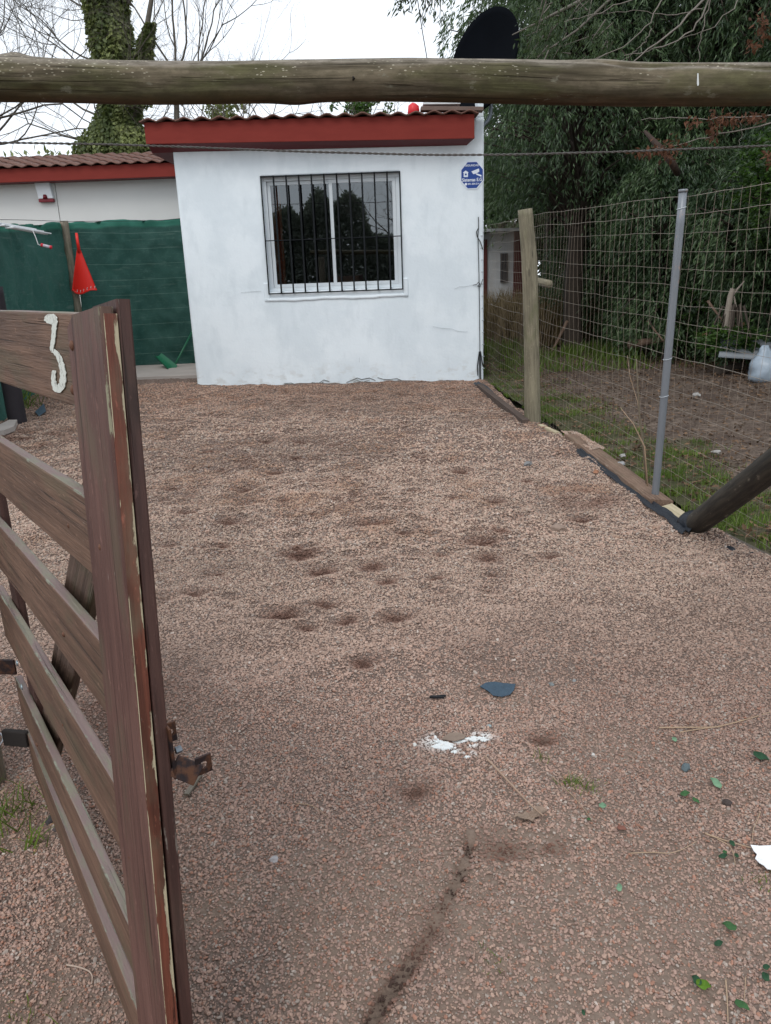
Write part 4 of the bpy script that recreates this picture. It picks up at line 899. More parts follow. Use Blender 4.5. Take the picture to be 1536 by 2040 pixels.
# twisted two-strand wire under the log
tw = empty('twisted_wire', (0, LY+.05, 1.8), 'twisted steel wire sagging below the overhead log', 'wire')
kx = [-80, 0, 200, 400, 600, 850, 1000, 1250, 1536, 1660]; ky = [283, 284, 287, 294, 302, 308.5, 308.5, 302, 290, 285]
pp = np.array([ony(x, y, LY+.05) for x, y in zip(kx, ky)]); xw = np.linspace(pp[0, 0], pp[-1, 0], 900)
zw = np.interp(xw, pp[:, 0], pp[:, 2]); 
for _ in range(400): zw[1:-1] = (zw[:-2]+zw[1:-1]*2+zw[2:])/4
M_WIRE = simple('galvanised_wire', (.13, .12, .11), .5, .2, 20, metal=.4)
for ph in (0, math.pi):
    am = .0015; fr_ = 2*math.pi/.034
    MB().tube(np.stack([xw, LY+.05+am*np.cos(xw*fr_+ph), zw+am*np.sin(xw*fr_+ph)], 1), .0018, 6).build('strand', M_WIRE, tw, True)

# ================================================================== RIGHT-HAND WIRE FENCE
FL = np.array([(1.93, 2.3), (1.88, 3.3), (1.85, 4.25), (1.785, 4.83), (1.66, 6.2), (1.555, 7.66), (1.53, 9.2), (1.49, 11.05)])
fcum = np.r_[0, np.cumsum(np.linalg.norm(np.diff(FL, axis=0), axis=1))]
def fp(s_, z):
    bow = .02*np.sin(s_*2.1)*np.sin(z*2.5)+.012*np.sin(s_*5.3+z*4)
    return np.stack([np.interp(s_, fcum, FL[:, 0])+.03+bow, np.interp(s_, fcum, FL[:, 1]), z], -1)
wf_ = empty('wire_fence', (1.78, 4.8, 0), 'tall woven wire mesh fence between the drive and the lane', 'fence')
ztop = lambda s_: np.interp(s_, fcum, [1.86, 1.86, 1.86, 1.87, 1.93, 1.985, 2.02, 2.06])
M_FW = simple('fence_wire', (.34, .30, .25), .45, .2, 20, metal=.35)
M_FS = simple('dull_stay_wire', (.30, .24, .19), .6, .2, 20, metal=.2)
NH = 19; s_ = np.linspace(0, fcum[-1], 150)
for k in range(NH):
    f = k/(NH-1); zz = .03+(ztop(s_)-.03)*f-.012*np.abs(np.sin(s_*math.pi/2.8))*(1 if k else 0)+(vnoise(s_, 0*s_+k, 1.5, 3)-.5)*.012+(vnoise(s_, 0*s_+k, 5, 4)-.5)*.008
    MB().tube(fp(s_, zz), .0014 if k in (NH-1, 9, NH-2) else .0010, 4, False).build('horizontal_wire', M_FW, wf_, True)
for i in range(int(fcum[-1]/.10)):
    s0 = .05+i*.10; z_ = np.linspace(.03, float(ztop(s0)), 19); sv_ = s0+(vnoise(z_*0+i, z_, 3, 8)-.5)*.02
    MB().tube(fp(sv_, z_), .0009, 3, False).build('stay_wire', M_FS, wf_, True)
M_PALE = wood('pale_pole', (.12, .105, .072), (.27, .24, .165), (.3, .28, .2), .1, .5, (.12, .125, .06), .75)
bp = onz(1060, 843); tp = ony(1046, 417, bp[1]); z_ = np.linspace(0, 1, 40)
P = np.stack([np.interp(z_, [0, .45, .8, 1], [bp[0]+.01, bp[0]-.025, bp[0]-.06, tp[0]]), 0*z_+bp[1], -.1+(tp[2]+.1)*z_], 1)
fpst = empty('fence_post', (bp[0], bp[1], 0), 'crooked pale round wooden fence post, second from the house corner', 'post')
fpst['label'] = 'crooked pale round wooden post carrying the wire fence'
link('pole', pole_mesh('pole', P, np.interp(z_, [0, 1], [.082, .068]), 24, 10, .05, [(1.1, 2.5, .06, .006)]), fpst, M_PALE)
bp2 = onz(1303, 1003); tp2 = ony(1361, 380, bp2[1]+.02)
t = NT('grey_painted_pipe'); o = t.obj(); n1 = t.noise(t.map(o, (1, 1, .3)), 14, 5); c = t.mix(n1, (.15, .165, .185), (.235, .25, .27)); sz_ = t.n('ShaderNodeSeparateXYZ'); t.l(o, sz_.inputs[0])
c = t.mix(t.math('MULTIPLY', t.ramp(t.noise(t.map(o, (1, 1, .5)), 20, 5, .7), .55, .66), t.ramp(sz_.outputs[2], .9, 1.5)), c, (.34, .25, .21)); t.col(c).rough(.4); t.b.inputs['Metallic'].default_value = .25; M_PIPE = t.m
pipe = empty('metal_fence_post', (bp2[0], bp2[1], 0), 'slim grey metal pipe post of the wire fence', 'post')
MB().tube(lin((bp2[0], bp2[1], -.1), tp2, 12), .0235, 20).build('tube', M_PIPE, pipe, True)
q = np.array(tp2); MB().tube([q-np.array([0, 0, .008]), q+np.array([0, 0, .008])], .0265, 20).build('cap', M_PIPE, pipe, True)
for z in (1.80, .93, .70):
    c_ = np.array([bp2[0], bp2[1], 0])+(np.array(tp2)-np.array([bp2[0], bp2[1], 0]))*z/tp2[2]; A = np.linspace(0, 2*math.pi, 17); MB().tube(np.stack([c_[0]+.026*np.cos(A), c_[1]+.026*np.sin(A), c_[2]+.006*np.cos(A)], 1), .0018, 4, False).build('tie_wire', M_ALU, pipe, True)
# diagonal brace pole
bb = onz(1385, 1046, .05); e0 = ony(1536, 930, 3.35)
dirb = (e0-bb)/np.linalg.norm(e0-bb)
t = NT('dark_tarred_wood'); g = t.attr('gco', out='Vector'); gr = t.noise(t.map(g, (5, 50, 50)), 1, 6, .6); c = t.mix(t.ramp(gr, .35, .7), (.014, .012, .009), (.048, .040, .028)); c = t.mix(t.ramp(t.noise(t.map(g, (12, 40, 40)), 1, 5), .62, .72), c, (.15, .13, .10)); t.col(c).rough(.75); t.bump(gr, .7, .005); M_TAR = t.m
brc = empty('brace_pole', tuple(bb), 'dark slanting round brace pole at the right end of the drive', 'brace pole')
link('pole', pole_mesh('pole', lin(bb-dirb*.05, bb+dirb*2.0, 40), .066, 24, 14, .05), brc, M_TAR)
A = np.linspace(0, 2*math.pi, 30); M_MEMB = simple('black_membrane', (.013, .017, .024), .5, .4, 15, bump=.6)
link('plastic_collar', pole_mesh('plastic_collar', [bb+dirb*x for x in (-.02, .0, .03, .05)], [.095, .085, .074, .068], 24, 15, .08), brc, M_MEMB)
# edging boards along the drive
W_EDGE = wood('edging_wood', (.13, .080, .055), (.26, .175, .125), (.3, .25, .2), .3, .2, (.12, .12, .07), .85)
W_RAW = wood('raw_pine', (.36, .30, .19), (.52, .45, .31), (.4, .36, .28), .1, .1, (.2, .2, .12), .8)
def edging(pa, pb, w, th, zt_, mat, label, tilt=0., seed=1, off=0.):
    a = onz(*pa, zt_); b = onz(*pb, zt_); a[2] = zt_-th/2; b[2] = zt_-th/2; wd = np.array([1, .05, tilt])
    o = link('edging_board', board_mesh('edging_board', a, b, wd, w, th, 20, .004, seed=seed), None, mat); return tag(o, label, 'board', 'edging boards along the drive')
edging((955, 765), (1048, 836), .07, .10, .07, simple('dark_edge_wood', (.085, .06, .048), .9, .3, 6), 'dark weathered edging board running from the house corner to the pale post', 0, 41)
edging((1076, 845), (1112, 861), .045, .10, .055, W_RAW, 'thin pale raw edging board just past the pale wooden post', 0, 42)
edging((1140, 864), (1318, 996), .15, .05, .065, W_EDGE, 'long wide brown edging board half covered in gravel', -.12, 43)
edging((1328, 1006), (1378, 1040), .085, .05, .05, W_RAW, 'short pale cut plank between the metal post and the slanting pole', .25, 44)
edging((1418, 1052), (1530, 1108), .06, .06, .02, simple('grey_edge_wood', (.10, .085, .07), .9, .3, 6), 'greyish edging board right of the slanting pole foot', 0, 45)
# gravel spilled on the long board, membrane strips
def strip(pts, w, name, label, z=.03, mat=None, seed=0, cat='plastic strip'):
    P = np.array([onz(x, y, z) for x, y in pts]); f = np.linspace(0, len(P)-1, len(P)*6); P = np.stack([np.interp(f, range(len(P)), P[:, k]) for k in range(3)], 1); n = len(P)
    T = np.gradient(P, axis=0); T /= np.linalg.norm(T, axis=1)[:, None]; Sd = np.stack([T[:, 1], -T[:, 0], 0*T[:, 0]], 1); rs = np.random.RandomState(seed); V = []
    for i in range(n):
        ww = w*(.55+.7*vnoise(i*.23, seed, 1, seed)); 
        for k, u in enumerate((-.5, -.2, .15, .5)): V.append(P[i]+Sd[i]*u*ww+np.array([0, 0, [.018, .0, .012, -.012][k]+.014*(vnoise(i*.5, k, 1, seed+3)-.5)]))
    m = len(V); V += [v-np.array([0, 0, .003]) for v in V]; Fc = []
    for i in range(n-1):
        for k in range(3): q = i*4+k; Fc += [(q, q+1, q+5, q+4), (m+q+4, m+q+5, m+q+1, m+q)]
    return tag(link(name, mesh_np(name, V, Fc, True), None, mat or M_MEMB), label, cat)
strip([(1152,895),(1175,915),(1205,938),(1240,962),(1270,982),(1300,1008),(1330,1025),(1352,1046),(1368,1060)], .048, 'membrane_strip', 'black membrane strip along the foot of the long brown edging board', .045, seed=1)
strip([(1362,1060),(1400,1070),(1440,1082),(1470,1092)], .06, 'membrane_strip', 'black membrane edge folded beyond the slanting pole foot', .02, seed=2)
strip([(1450,1088),(1480,1104),(1515,1128)], .10, 'membrane_strip', 'blue-black torn membrane flap near the right edge of the drive', .025, seed=3)
strip([(948,763),(965,772),(985,790),(995,798)], .06, 'membrane_strip', 'black membrane edge at the house corner', .05, seed=4)

# ================================================================== TREES AND FOLIAGE ON THE RIGHT
def twigs_mesh(name, polys, mat, parent, sides=3):
    V = []; Fc = []; n = 0
    for P, r in polys:
        v, f = tube_vf(P, r, sides, False); V.append(v); Fc.append(np.array(f)+n); n += len(v)
    return link(name, mesh_np(name, np.concatenate(V), np.concatenate(Fc), True), parent, mat)
M_BARK = simple('dark_bark', (.055, .042, .032), .9, .4, 10, bump=.6)
M_BARK2 = simple('grey_bark', (.13, .115, .095), .9, .35, 10, bump=.6)
M_EUC = leafmat('drooping_leaf', (.020, .046, .018), (.140, .215, .092), .25, .42, .5)
M_BROAD = leafmat('small_round_leaf', (.016, .042, .008), (.110, .215, .035), .3, .45, .5)
M_DARKL = leafmat('dark_needle', (.016, .032, .012), (.085, .125, .045), .2, .6, .3)
def weeping(name, label, x, y, z0, z1, rad, nspray, per, seed, mat=M_EUC, L_=(.09, .15), Wd=(.016, .028), drop=(.5, 1.4), cat='tree', group=None, holes=.0, trunkx=0, hang=.9):
    rs = np.random.RandomState(seed); tr_ = empty(name, (x, y, 0), label, cat, group); polys = []
    P0 = np.array([x, y, -.2]); pts = [P0+np.array([.25*rs.uniform(-1, 1)*i/6+trunkx*i/6, .2*rs.uniform(-1, 1)*i/6, (z1*.85)*i/6]) for i in range(7)]; polys.append((np.array(pts), np.linspace(.20, .05, 7)))
    ax = []; 
    for i in range(nspray):
        f = rs.uniform(0, 1); z = z0+(z1-z0)*f; rr_ = rad*math.sqrt(max(.04, 1-abs(2*f-.9)**2.2*.6))*(rs.uniform(.15, 1)**.55)*(1+.25*math.sin(f*9+seed)); a = rs.uniform(0, 6.283)
        ax.append((x+rr_*math.cos(a), y+rr_*math.sin(a), z+.3, a, rr_))
    Ps = []; Ds = []; T_ = []; 
    for (px, py, pz, a, rr_) in ax:
        ln = rs.uniform(*drop); m = int(per*rs.uniform(.6, 1.3)); s_ = np.linspace(0, 1, m); out = .35*ln
        curve = np.stack([px+math.cos(a)*out*s_+.08*np.sin(s_*5+a), py+math.sin(a)*out*s_, pz+.12*s_-ln*s_**1.5], 1); Ps.append(curve+rs.normal(0, .03, (m, 3)))
        d = np.stack([math.cos(a)*.5+rs.normal(0, .45, m), math.sin(a)*.5+rs.normal(0, .45, m), -hang+rs.normal(0, .35, m)], 1); Ds.append(d)
        b = fbm(px*1.0+pz*.5, py+pz, 1.1, seed, 3); T_.append(np.clip(rs.uniform(-.1, .55, m)+(b-.4)*1.3+rs.uniform(-.1, .2), 0, 1))
        if rs.uniform() < .25 and rr_ > .3*rad:
            c0_ = np.array([x+trunkx*pz/z1, y, max(.8, pz-.9)]); polys.append((np.stack([c0_, (c0_+curve[0])/2+np.array([0, 0, .25]), curve[0], curve[m//2]]), np.array([.035, .02, .01, .004])))
    P_ = np.concatenate(Ps); D_ = np.concatenate(Ds); n = len(P_)
    if holes:
        hn = fbm(P_[:, 0]+P_[:, 1]*.5, P_[:, 2], 1.6, seed+50, 3); k = hn > holes; P_, D_ = P_[k], D_[k]; T__ = np.concatenate(T_)[k]; n = len(P_)
    else: T__ = np.concatenate(T_)
    k = P_[:, 2] > .02; P_, D_, T__ = P_[k], D_[k], T__[k]; n = len(P_)
    twigs_mesh('trunk', polys, M_BARK, tr_, 5)
    leaves_obj('crown', P_, D_, rdir(n, rs), rs.uniform(*L_, n), rs.uniform(*Wd, n), T__, mat, tr_); return tr_
weeping('weeping_tree', 'dark weeping evergreen tree hanging beside the right corner of the white house', 3.6, 14.6, 2.5, 9.2, 1.75, 2100, 34, 101, drop=(.4, 1.1), L_=(.08, .14))
weeping('weeping_tree', 'weeping tree standing behind the one at the house corner, over the far building', 3.9, 18.0, 2.9, 9.5, 2.0, 1500, 34, 111, drop=(.4, 1.1), L_=(.10, .18), Wd=(.02, .035))
weeping('weeping_tree', 'low hanging weeping tree brushing the ground right of the pale wooden post', 5.0, 15.8, .1, 4.4, 1.35, 1500, 32, 112, drop=(.4, 1.2))
weeping('weeping_tree', 'dense dark blue-green weeping tree behind the pale wooden post', 5.5, 14.0, 0.7, 9.0, 1.75, 2200, 34, 102)
weeping('weeping_tree', 'tall dark weeping tree directly above the metal pipe post', 7.0, 12.6, .5, 9.0, 1.8, 2200, 34, 103)
weeping('leafy_tree', 'bushy tree with small round bright green leaves behind the fence at the right edge', 6.3, 10.2, .7, 3.9, 1.4, 2300, 32, 104, M_BROAD, (.045, .08), (.03, .05), (.2, .55), hang=.2)
weeping('leafy_tree', 'low olive green bush with small leaves under the weeping trees', 6.8, 9.0, .3, 2.6, 1.1, 1300, 28, 105, M_BROAD, (.04, .07), (.025, .045), (.2, .5), cat='bush', hang=.2)
weeping('dark_conifer', 'very dark tall conifer filling the top right corner', 7.4, 9.6, 3.4, 8.5, 2.3, 2000, 46, 106, M_DARKL, (.05, .10), (.010, .018), (.4, 1.2))
weeping('dark_conifer', 'dark conifer rising behind the weeping trees', 9.2, 14.5, 0.2, 12, 2.6, 2000, 44, 107, M_DARKL, (.10, .18), (.02, .04), (.5, 1.4))
weeping('dark_shrub', 'dense green shrub hanging low right behind the pale wooden post', 4.9, 13.0, .1, 3.0, 1.05, 1500, 30, 121, M_EUC, (.07, .12), (.016, .03), (.3, .8), cat='bush')
weeping('dark_shrub', 'dense green shrub filling the gap left of the metal pipe post', 5.7, 11.5, .1, 3.0, 1.05, 1500, 30, 122, M_EUC, (.07, .12), (.016, .03), (.3, .8), cat='bush')
weeping('dark_shrub', 'low dark shrub under the weeping trees by the lane', 5.1, 12.6, .0, .9, .7, 260, 24, 108, M_BROAD, (.05, .09), (.02, .04), (.15, .35), cat='bush', hang=.1)
weeping('dark_shrub', 'small dark green shrub beside the corrugated sheet', 4.75, 10.6, .0, .35, .32, 90, 22, 109, M_BROAD, (.05, .08), (.02, .04), (.1, .2), cat='bush', hang=.0)
# dark wood behind it all
rs = np.random.RandomState(55); n = 110000
x = rs.uniform(3.2, 26, n); y = 18.5+rs.uniform(0, 7, n)-np.clip(x-8, 0, 8)*.9; top_ = 8.5+3.5*fbm(x, 0*x, .35, 91, 3)+(x > 6)*3; top_ = np.where(x < 5.0, 3.4+(x-3.2)*3.3, top_); z = rs.uniform(.0, 1, n)*top_
k = ~((x < 4.75) & (z < 3.2)); P_ = np.stack([x, y, z], 1)[k]; n = len(P_)
o_ = leaves_obj('woodland', P_, rdir(n, rs)-np.array([0, 0, .6]), rdir(n, rs), rs.uniform(.2, .42, n), rs.uniform(.09, .2, n), np.clip(fbm(P_[:, 0], P_[:, 2], .9, 33, 3)*1.2-.3+rs.uniform(-.2, .2, n), 0, 1), M_DARKL)
tag(o_, 'dark far wood closing the view behind the right-hand trees', None, None, 'stuff')
n = 12000; x = rs.uniform(2.0, 8, n); P_ = np.stack([x, rs.uniform(28, 31, n), rs.uniform(.3, 1, n)*(5.2+1.2*fbm(x, x*0, 1, 5))], 1)
tag(leaves_obj('woodland', P_, rdir(n, rs)-np.array([0, 0, .6]), rdir(n, rs), rs.uniform(.2, .42, n), rs.uniform(.09, .2, n), rs.uniform(0, 1, n), M_EUC), 'small patch of trees behind the far building', None, None, 'stuff')
# spray of the tree over the roof, top centre
def sprigs(name, label, centers, per, mat, L_, Wd, seed, cat='branch', group=None, stems=None, hang=.9, sp=.06):
    rs = np.random.RandomState(seed); b_ = empty(name, tuple(centers[0][0]), label, cat, group); Ps = []; Ds = []; polys = []
    for a, b in centers:
        a, b = np.array(a), np.array(b); s_ = rs.uniform(0, 1, per); Ps.append(a+(b-a)*s_[:, None]+rs.normal(0, sp, (per, 3))); d = (b-a)/np.linalg.norm(b-a); Ds.append(d*.6+np.stack([rs.normal(0, .5, per), rs.normal(0, .5, per), -hang*.6+rs.normal(0, .4, per)], 1))
        polys.append((lin(a, b, 4), np.linspace(.008, .003, 4)))
    for s in (stems or []): polys.append(s)
    P_ = np.concatenate(Ps); D_ = np.concatenate(Ds); n = len(P_); twigs_mesh('twig', polys, M_BARK2, b_, 4)
    leaves_obj('foliage', P_, D_, rdir(n, rs), rs.uniform(*L_, n), rs.uniform(*Wd, n), rs.uniform(0, .6, n), mat, b_)
def O(x, y, Y): return ony(x, y, Y)
YT = 9.0
sprigs('hanging_branch', 'dark leafy branch tip hanging into the sky above the log', [(O(880,-30,YT), O(876,38,YT)), (O(855,-30,YT), O(840,38,YT)), (O(840,-20,YT), O(790,12,YT)), (O(812,-12,YT), O(795,10,YT)), (O(868,-30,YT), O(850,25,YT))], 45, M_DARKL, (.05, .10), (.012, .022), 201,
       stems=[(np.array([O(1050,-260,YT+.5), O(950,-120,YT), O(880,-30,YT)]), np.array([.03, .02, .01])), (np.array([O(950,-120,YT), O(850,-40,YT)]), np.array([.015, .008]))], sp=.05)
rs = np.random.RandomState(77); cs_ = []
for i in range(42):
    x = 985+rs.uniform(0, 1)**.8*190; y = rs.uniform(-40, 150); x = max(x, 1005+max(0, 40-y)*.2+(rs.uniform(0, 40) if y < 40 else 0)+ (35 if y > 40 else 0)); q = O(x, y, 8.2+rs.uniform(0, 1.5)); cs_.append((q+np.array([.25, 0, 0]), q+np.array([.12+rs.normal(0, .1), rs.normal(0, .1), -.16+rs.normal(0, .12)])))
sprigs('hanging_branch', 'feathery dark branches reaching over the black dish from the right', cs_, 46, M_DARKL, (.05, .10), (.012, .022), 202,
       stems=[(np.array([O(1300,-80,9), O(1200,-20,9), O(1100,30,8.8), O(1020,70,8.6)]), np.array([.03, .022, .014, .005])), (np.array([O(1300,-80,9), O(1150,60,9), O(1060,120,8.8)]), np.array([.02, .012, .005]))], sp=.07)
# bare grey twigs sweeping across the top right
bt = empty('bare_branches', tuple(O(1400, 0, 7.5)), 'bare grey branches sweeping down across the dark conifer', 'branch')
polys = []
for pts, r in ([[(1450,-60),(1395,10),(1330,70),(1270,115),(1230,150)], .016], [[(1440,-60),(1400,30),(1360,75),(1300,100),(1245,112)], .012], [[(1350,-60),(1320,0),(1290,50),(1250,85),(1190,120)], .010], [[(1420,-50),(1410,20),(1395,70),(1388,130)], .009], [[(1500,-60),(1460,20),(1410,60),(1350,80)], .008], [[(1330,-40),(1250,5),(1180,30),(1120,45)], .008], [[(1400,20),(1330,30),(1260,20),(1180,28)], .006], [[(1300,60),(1270,100),(1230,125)], .006],
               [[(1560,228),(1480,235),(1400,238),(1330,232),(1280,240)], .010], [[(1560,240),(1470,262),(1400,275),(1340,290),(1300,300)], .010], [[(1475,232),(1478,265),(1470,290)], .005]):
    P = np.array([O(x, y, 7.6) for x, y in pts]); f = np.linspace(0, len(P)-1, 16); P = np.stack([np.interp(f, range(len(P)), P[:, k]) for k in range(3)], 1); P += np.random.RandomState(int(r*1e4)).normal(0, .008, P.shape)
    polys.append((P, np.linspace(r, r*.35, 16)*.72))
twigs_mesh('twig', polys, simple('grey_twig', (.20, .175, .15), .8, .2), bt, 5)
M_RL = leafmat('rusty_leaf', (.055, .026, .016), (.16, .070, .040), .25, .7, .2)
rs = np.random.RandomState(9); Ps = []
for cx, cy, sx_, sy_, m in ((1440,235,38,14,90), (1500,232,24,10,70), (1345,285,34,14,45), (1420,262,10,16,50), (1290,302,34,6,60), (1520,55,22,30,60), (1500,90,12,10,30), (1330,300,20,14,50), (1535,310,12,14,40), (1380,245,14,10,25)):
    for i in range(m): Ps.append(O(cx+rs.normal(0, sx_*.5), cy+rs.normal(0, sy_*.55), 7.55+rs.normal(0, .08)))
P_ = np.array(Ps); n = len(P_)
rl = leaves_obj('rusty_leaves', P_, rdir(n, rs)-np.array([0, 0, .8]), rdir(n, rs), rs.uniform(.035, .075, n), rs.uniform(.015, .03, n), rs.uniform(0, 1, n), M_RL); rl.parent = bt; rl.matrix_parent_inverse = Matrix.Translation(-Vector(bt.location))
# leaning brown trunk and broken stump
tag(link('leaning_trunk', pole_mesh('leaning_trunk', [O(1285, 262, 10.4), O(1312, 292, 10.1), O(1338, 322, 9.9), O(1350, 345, 10.2)], [.02, .04, .045, .04], 12, 20), None, simple('brown_trunk', (.05, .030, .022), .9, .6, 14, bump=.7)), 'leaning reddish brown trunk showing between the dark leaves', 'trunk')
polys = []
for pts, r0, r1_ in ([[(1446,655),(1450,620),(1455,590),(1460,575)], .045, .035], [[(1458,590),(1470,575),(1483,560)], .02, .008], [[(1458,640),(1466,610),(1462,590)], .018, .012]):
    polys.append((np.array([O(x, y, 10.6) for x, y in pts]), np.linspace(r0, r1_, len(pts))))
tag(twigs_mesh('broken_branch', polys, simple('bleached_wood', (.27, .23, .19), .85, .3), None, 8), 'bleached broken branch standing upright behind the fence', 'branch')

# ------------------------------------------------ objects beyond the lane
cs = empty('corrugated_sheet', tuple(O(1475, 712, 10.2)), 'grey corrugated metal sheet lying low under the trees', 'metal sheet')
A_, B_, C__, D__ = [np.array(O(*q)) for q in ((1437,655,11.1), (1560,672,10.9), (1545,716,10.1), (1432,708,10.3))]
V = []; nu, nv = 6, 44
for j in range(nv+1):
    f = j/nv
    for i in range(nu+1):
        g_ = i/nu; p = (A_*(1-g_)+B_*g_)*(1-f)+(D__*(1-g_)+C__*g_)*f; V.append(p+np.array([0, -.6, 1])*.022*math.cos(f*2*math.pi*5.5))
nn = len(V); V += [p-np.array([0, 0, .003]) for p in V]; Fc = []
for j in range(nv):
    for i in range(nu): q = j*(nu+1)+i; Fc += [(q, q+1, q+nu+2, q+nu+1), (nn+q+nu+1, nn+q+nu+2, nn+q+1, nn+q)]
link('panel', mesh_np('panel', V, Fc, True), cs, simple('dull_zinc', (.15, .165, .18), .5, .3, 5, metal=.3))
rs = np.random.RandomState(12)
for i, (x, y, xx, yy, r, lb) in enumerate(((1252,688,1322,676,.07,'rotting brown log lying left of the metal post'), (1290,640,1322,680,.018,'thin broken grey stick leaning over the rotting log'), (1400,668,1485,645,.03,'short split branch with a pale end on the debris'), (1410,600,1440,640,.02,'dark leaning stick in the debris pile'), (1130,640,1100,700,.03,'grey old board end near the pale wooden post'))):
    Yd = [12.6, 12.3, 10.9, 11, 14][i]; a, b = O(x, y, Yd), O(xx, yy, Yd-.3)
    tag(link('fallen_branch', pole_mesh('fallen_branch', lin(a, b, 8), np.linspace(r, r*.7, 8), 8, 60+i, .2), None, simple('rotten_wood', (.13, .085, .06) if i != 2 else (.22, .13, .07), .9, .4, 12)), lb, 'branch')
tag(link('fallen_post', pole_mesh('fallen_post', lin(O(1068, 560, 9.6), O(1095, 566, 9.2), 6), .045, 10, 70), None, M_PALE), 'pale pole end sticking out behind the crooked fence post', 'pole')
# plastic bag
V, Fc = tube_vf(lin(O(1522, 764, 9.75), O(1524, 688, 9.75), 14), np.array([.08, .16, .19, .2, .2, .19, .18, .17, .15, .12, .09, .06, .04, .02]), 20, True, lambda i, A: .035*(vnoise(np.cos(A)*2+5, np.sin(A)*2+i*.5, 1, 7)-.5)*2)
tag(link('plastic_bag', mesh_np('plastic_bag', V, Fc, True), None, simple('bluish_plastic', (.30, .36, .42), .3, .25, 4, bump=.4)), 'pale bluish plastic bag on the leaf litter at the right edge', 'bag')
# pieces of white rubble and grey stones in the lane
M_RUB = simple('pale_rubble', (.32, .31, .29), .9, .3)
def rock(name, c, r, mat, label, cat='stone', group=None, seed=0, flat_=.6):
    rs = np.random.RandomState(seed+500); import bmesh
    bm = bmesh.new(); bmesh.ops.create_icosphere(bm, subdivisions=2, radius=1)
    sc_ = np.array([rs.uniform(.8, 1.3), rs.uniform(.7, 1.1), flat_])*r; a = rs.uniform(0, 6.28)
    for v in bm.verts:
        k = 1+.35*(vnoise(v.co.x*1.5+seed, v.co.y*1.5+v.co.z*2, 1, seed)-.5)*2; x, y, z = v.co.x*k*sc_[0], v.co.y*k*sc_[1], v.co.z*k*sc_[2]
        v.co = (c[0]+x*math.cos(a)-y*math.sin(a), c[1]+x*math.sin(a)+y*math.cos(a), c[2]+z)
    me = bpy.data.meshes.new(name); bm.to_mesh(me); bm.free(); return tag(link(name, me, None, mat), label, cat, group)
# the far building behind the trees
fb = empty('far_building', (4.6, 25, 0), 'white and dark red low building far behind the fence, beside the house corner', 'building')
fx0, fx1 = O(955, 500, 25)[0], O(1052, 500, 25)[0]
zt_ = O(1000, 462, 25)[2]; M_FW2 = simple('dirty_white_wall', (.50, .52, .53), .9, .25, 1.5)
xa_, xb_ = O(1023, 500, 25)[0], O(1042, 500, 25)[0]
MB().box((fx0-1.5, 25, -.1), (xa_, 27, zt_)).build('wall', M_FW2, fb); MB().box((xa_+.001, 24.95, -.1), (xb_, 27, zt_)).build('red_wall', simple('dark_red_wall', (.11, .035, .03), .9, .3), fb); pass
MB().box((fx0-1.7, 24.5, zt_+.001), (xb_+.2, 27.3, zt_+.08)).build('roof', simple('pale_roof', (.40, .42, .43), .8, .15), fb)
q = O(1003, 500, 24.97); MB().box((O(997,500,25)[0], 24.93, O(1000,562,25)[2]), (O(1011,500,25)[0], 24.999, O(1000,505,25)[2])).build('window', simple('dark_opening', (.02, .022, .03), .5), fb)
MB().box((O(963,500,25)[0], 24.93, -.1), (O(970,500,25)[0], 24.999, zt_-.2)).build('door', bpy.data.materials['dark_red_wall'], fb)
# dry straw-coloured bush in front of it, weeds by the lane
M_STRAW = leafmat('straw', (.10, .07, .035), (.34, .26, .14), .2, .8, .2)
rs = np.random.RandomState(31); n = 5200; x = rs.uniform(2.3, 4.6, n); y = rs.uniform(15.5, 18.5, n); k = rs.uniform(size=n) < sst(.3, .55, fbm(x, y, 1.4, 5)); x, y = x[k], y[k]; n = len(x)
grass_obj('dry_weeds', x, y, 0*x, .35, 1.15, .03, 'tall dry straw-coloured weeds in front of the far building', rs, rs.uniform(0, 1, n)**1.5, (.05, .6), mat=M_STRAW)
n = 4200; x = rs.uniform(1.9, 5.0, n); y = rs.uniform(11.5, 16, n); k = rs.uniform(size=n) < sst(.42, .6, fbm(x, y, 1.3, 6)); x, y = x[k], y[k]
grass_obj('weeds', x, y, 0*x, .05, .28, .02, 'ragged green and brown weeds at the far side of the lane', rs, rs.uniform(0, .6, len(x)), (.1, .8))

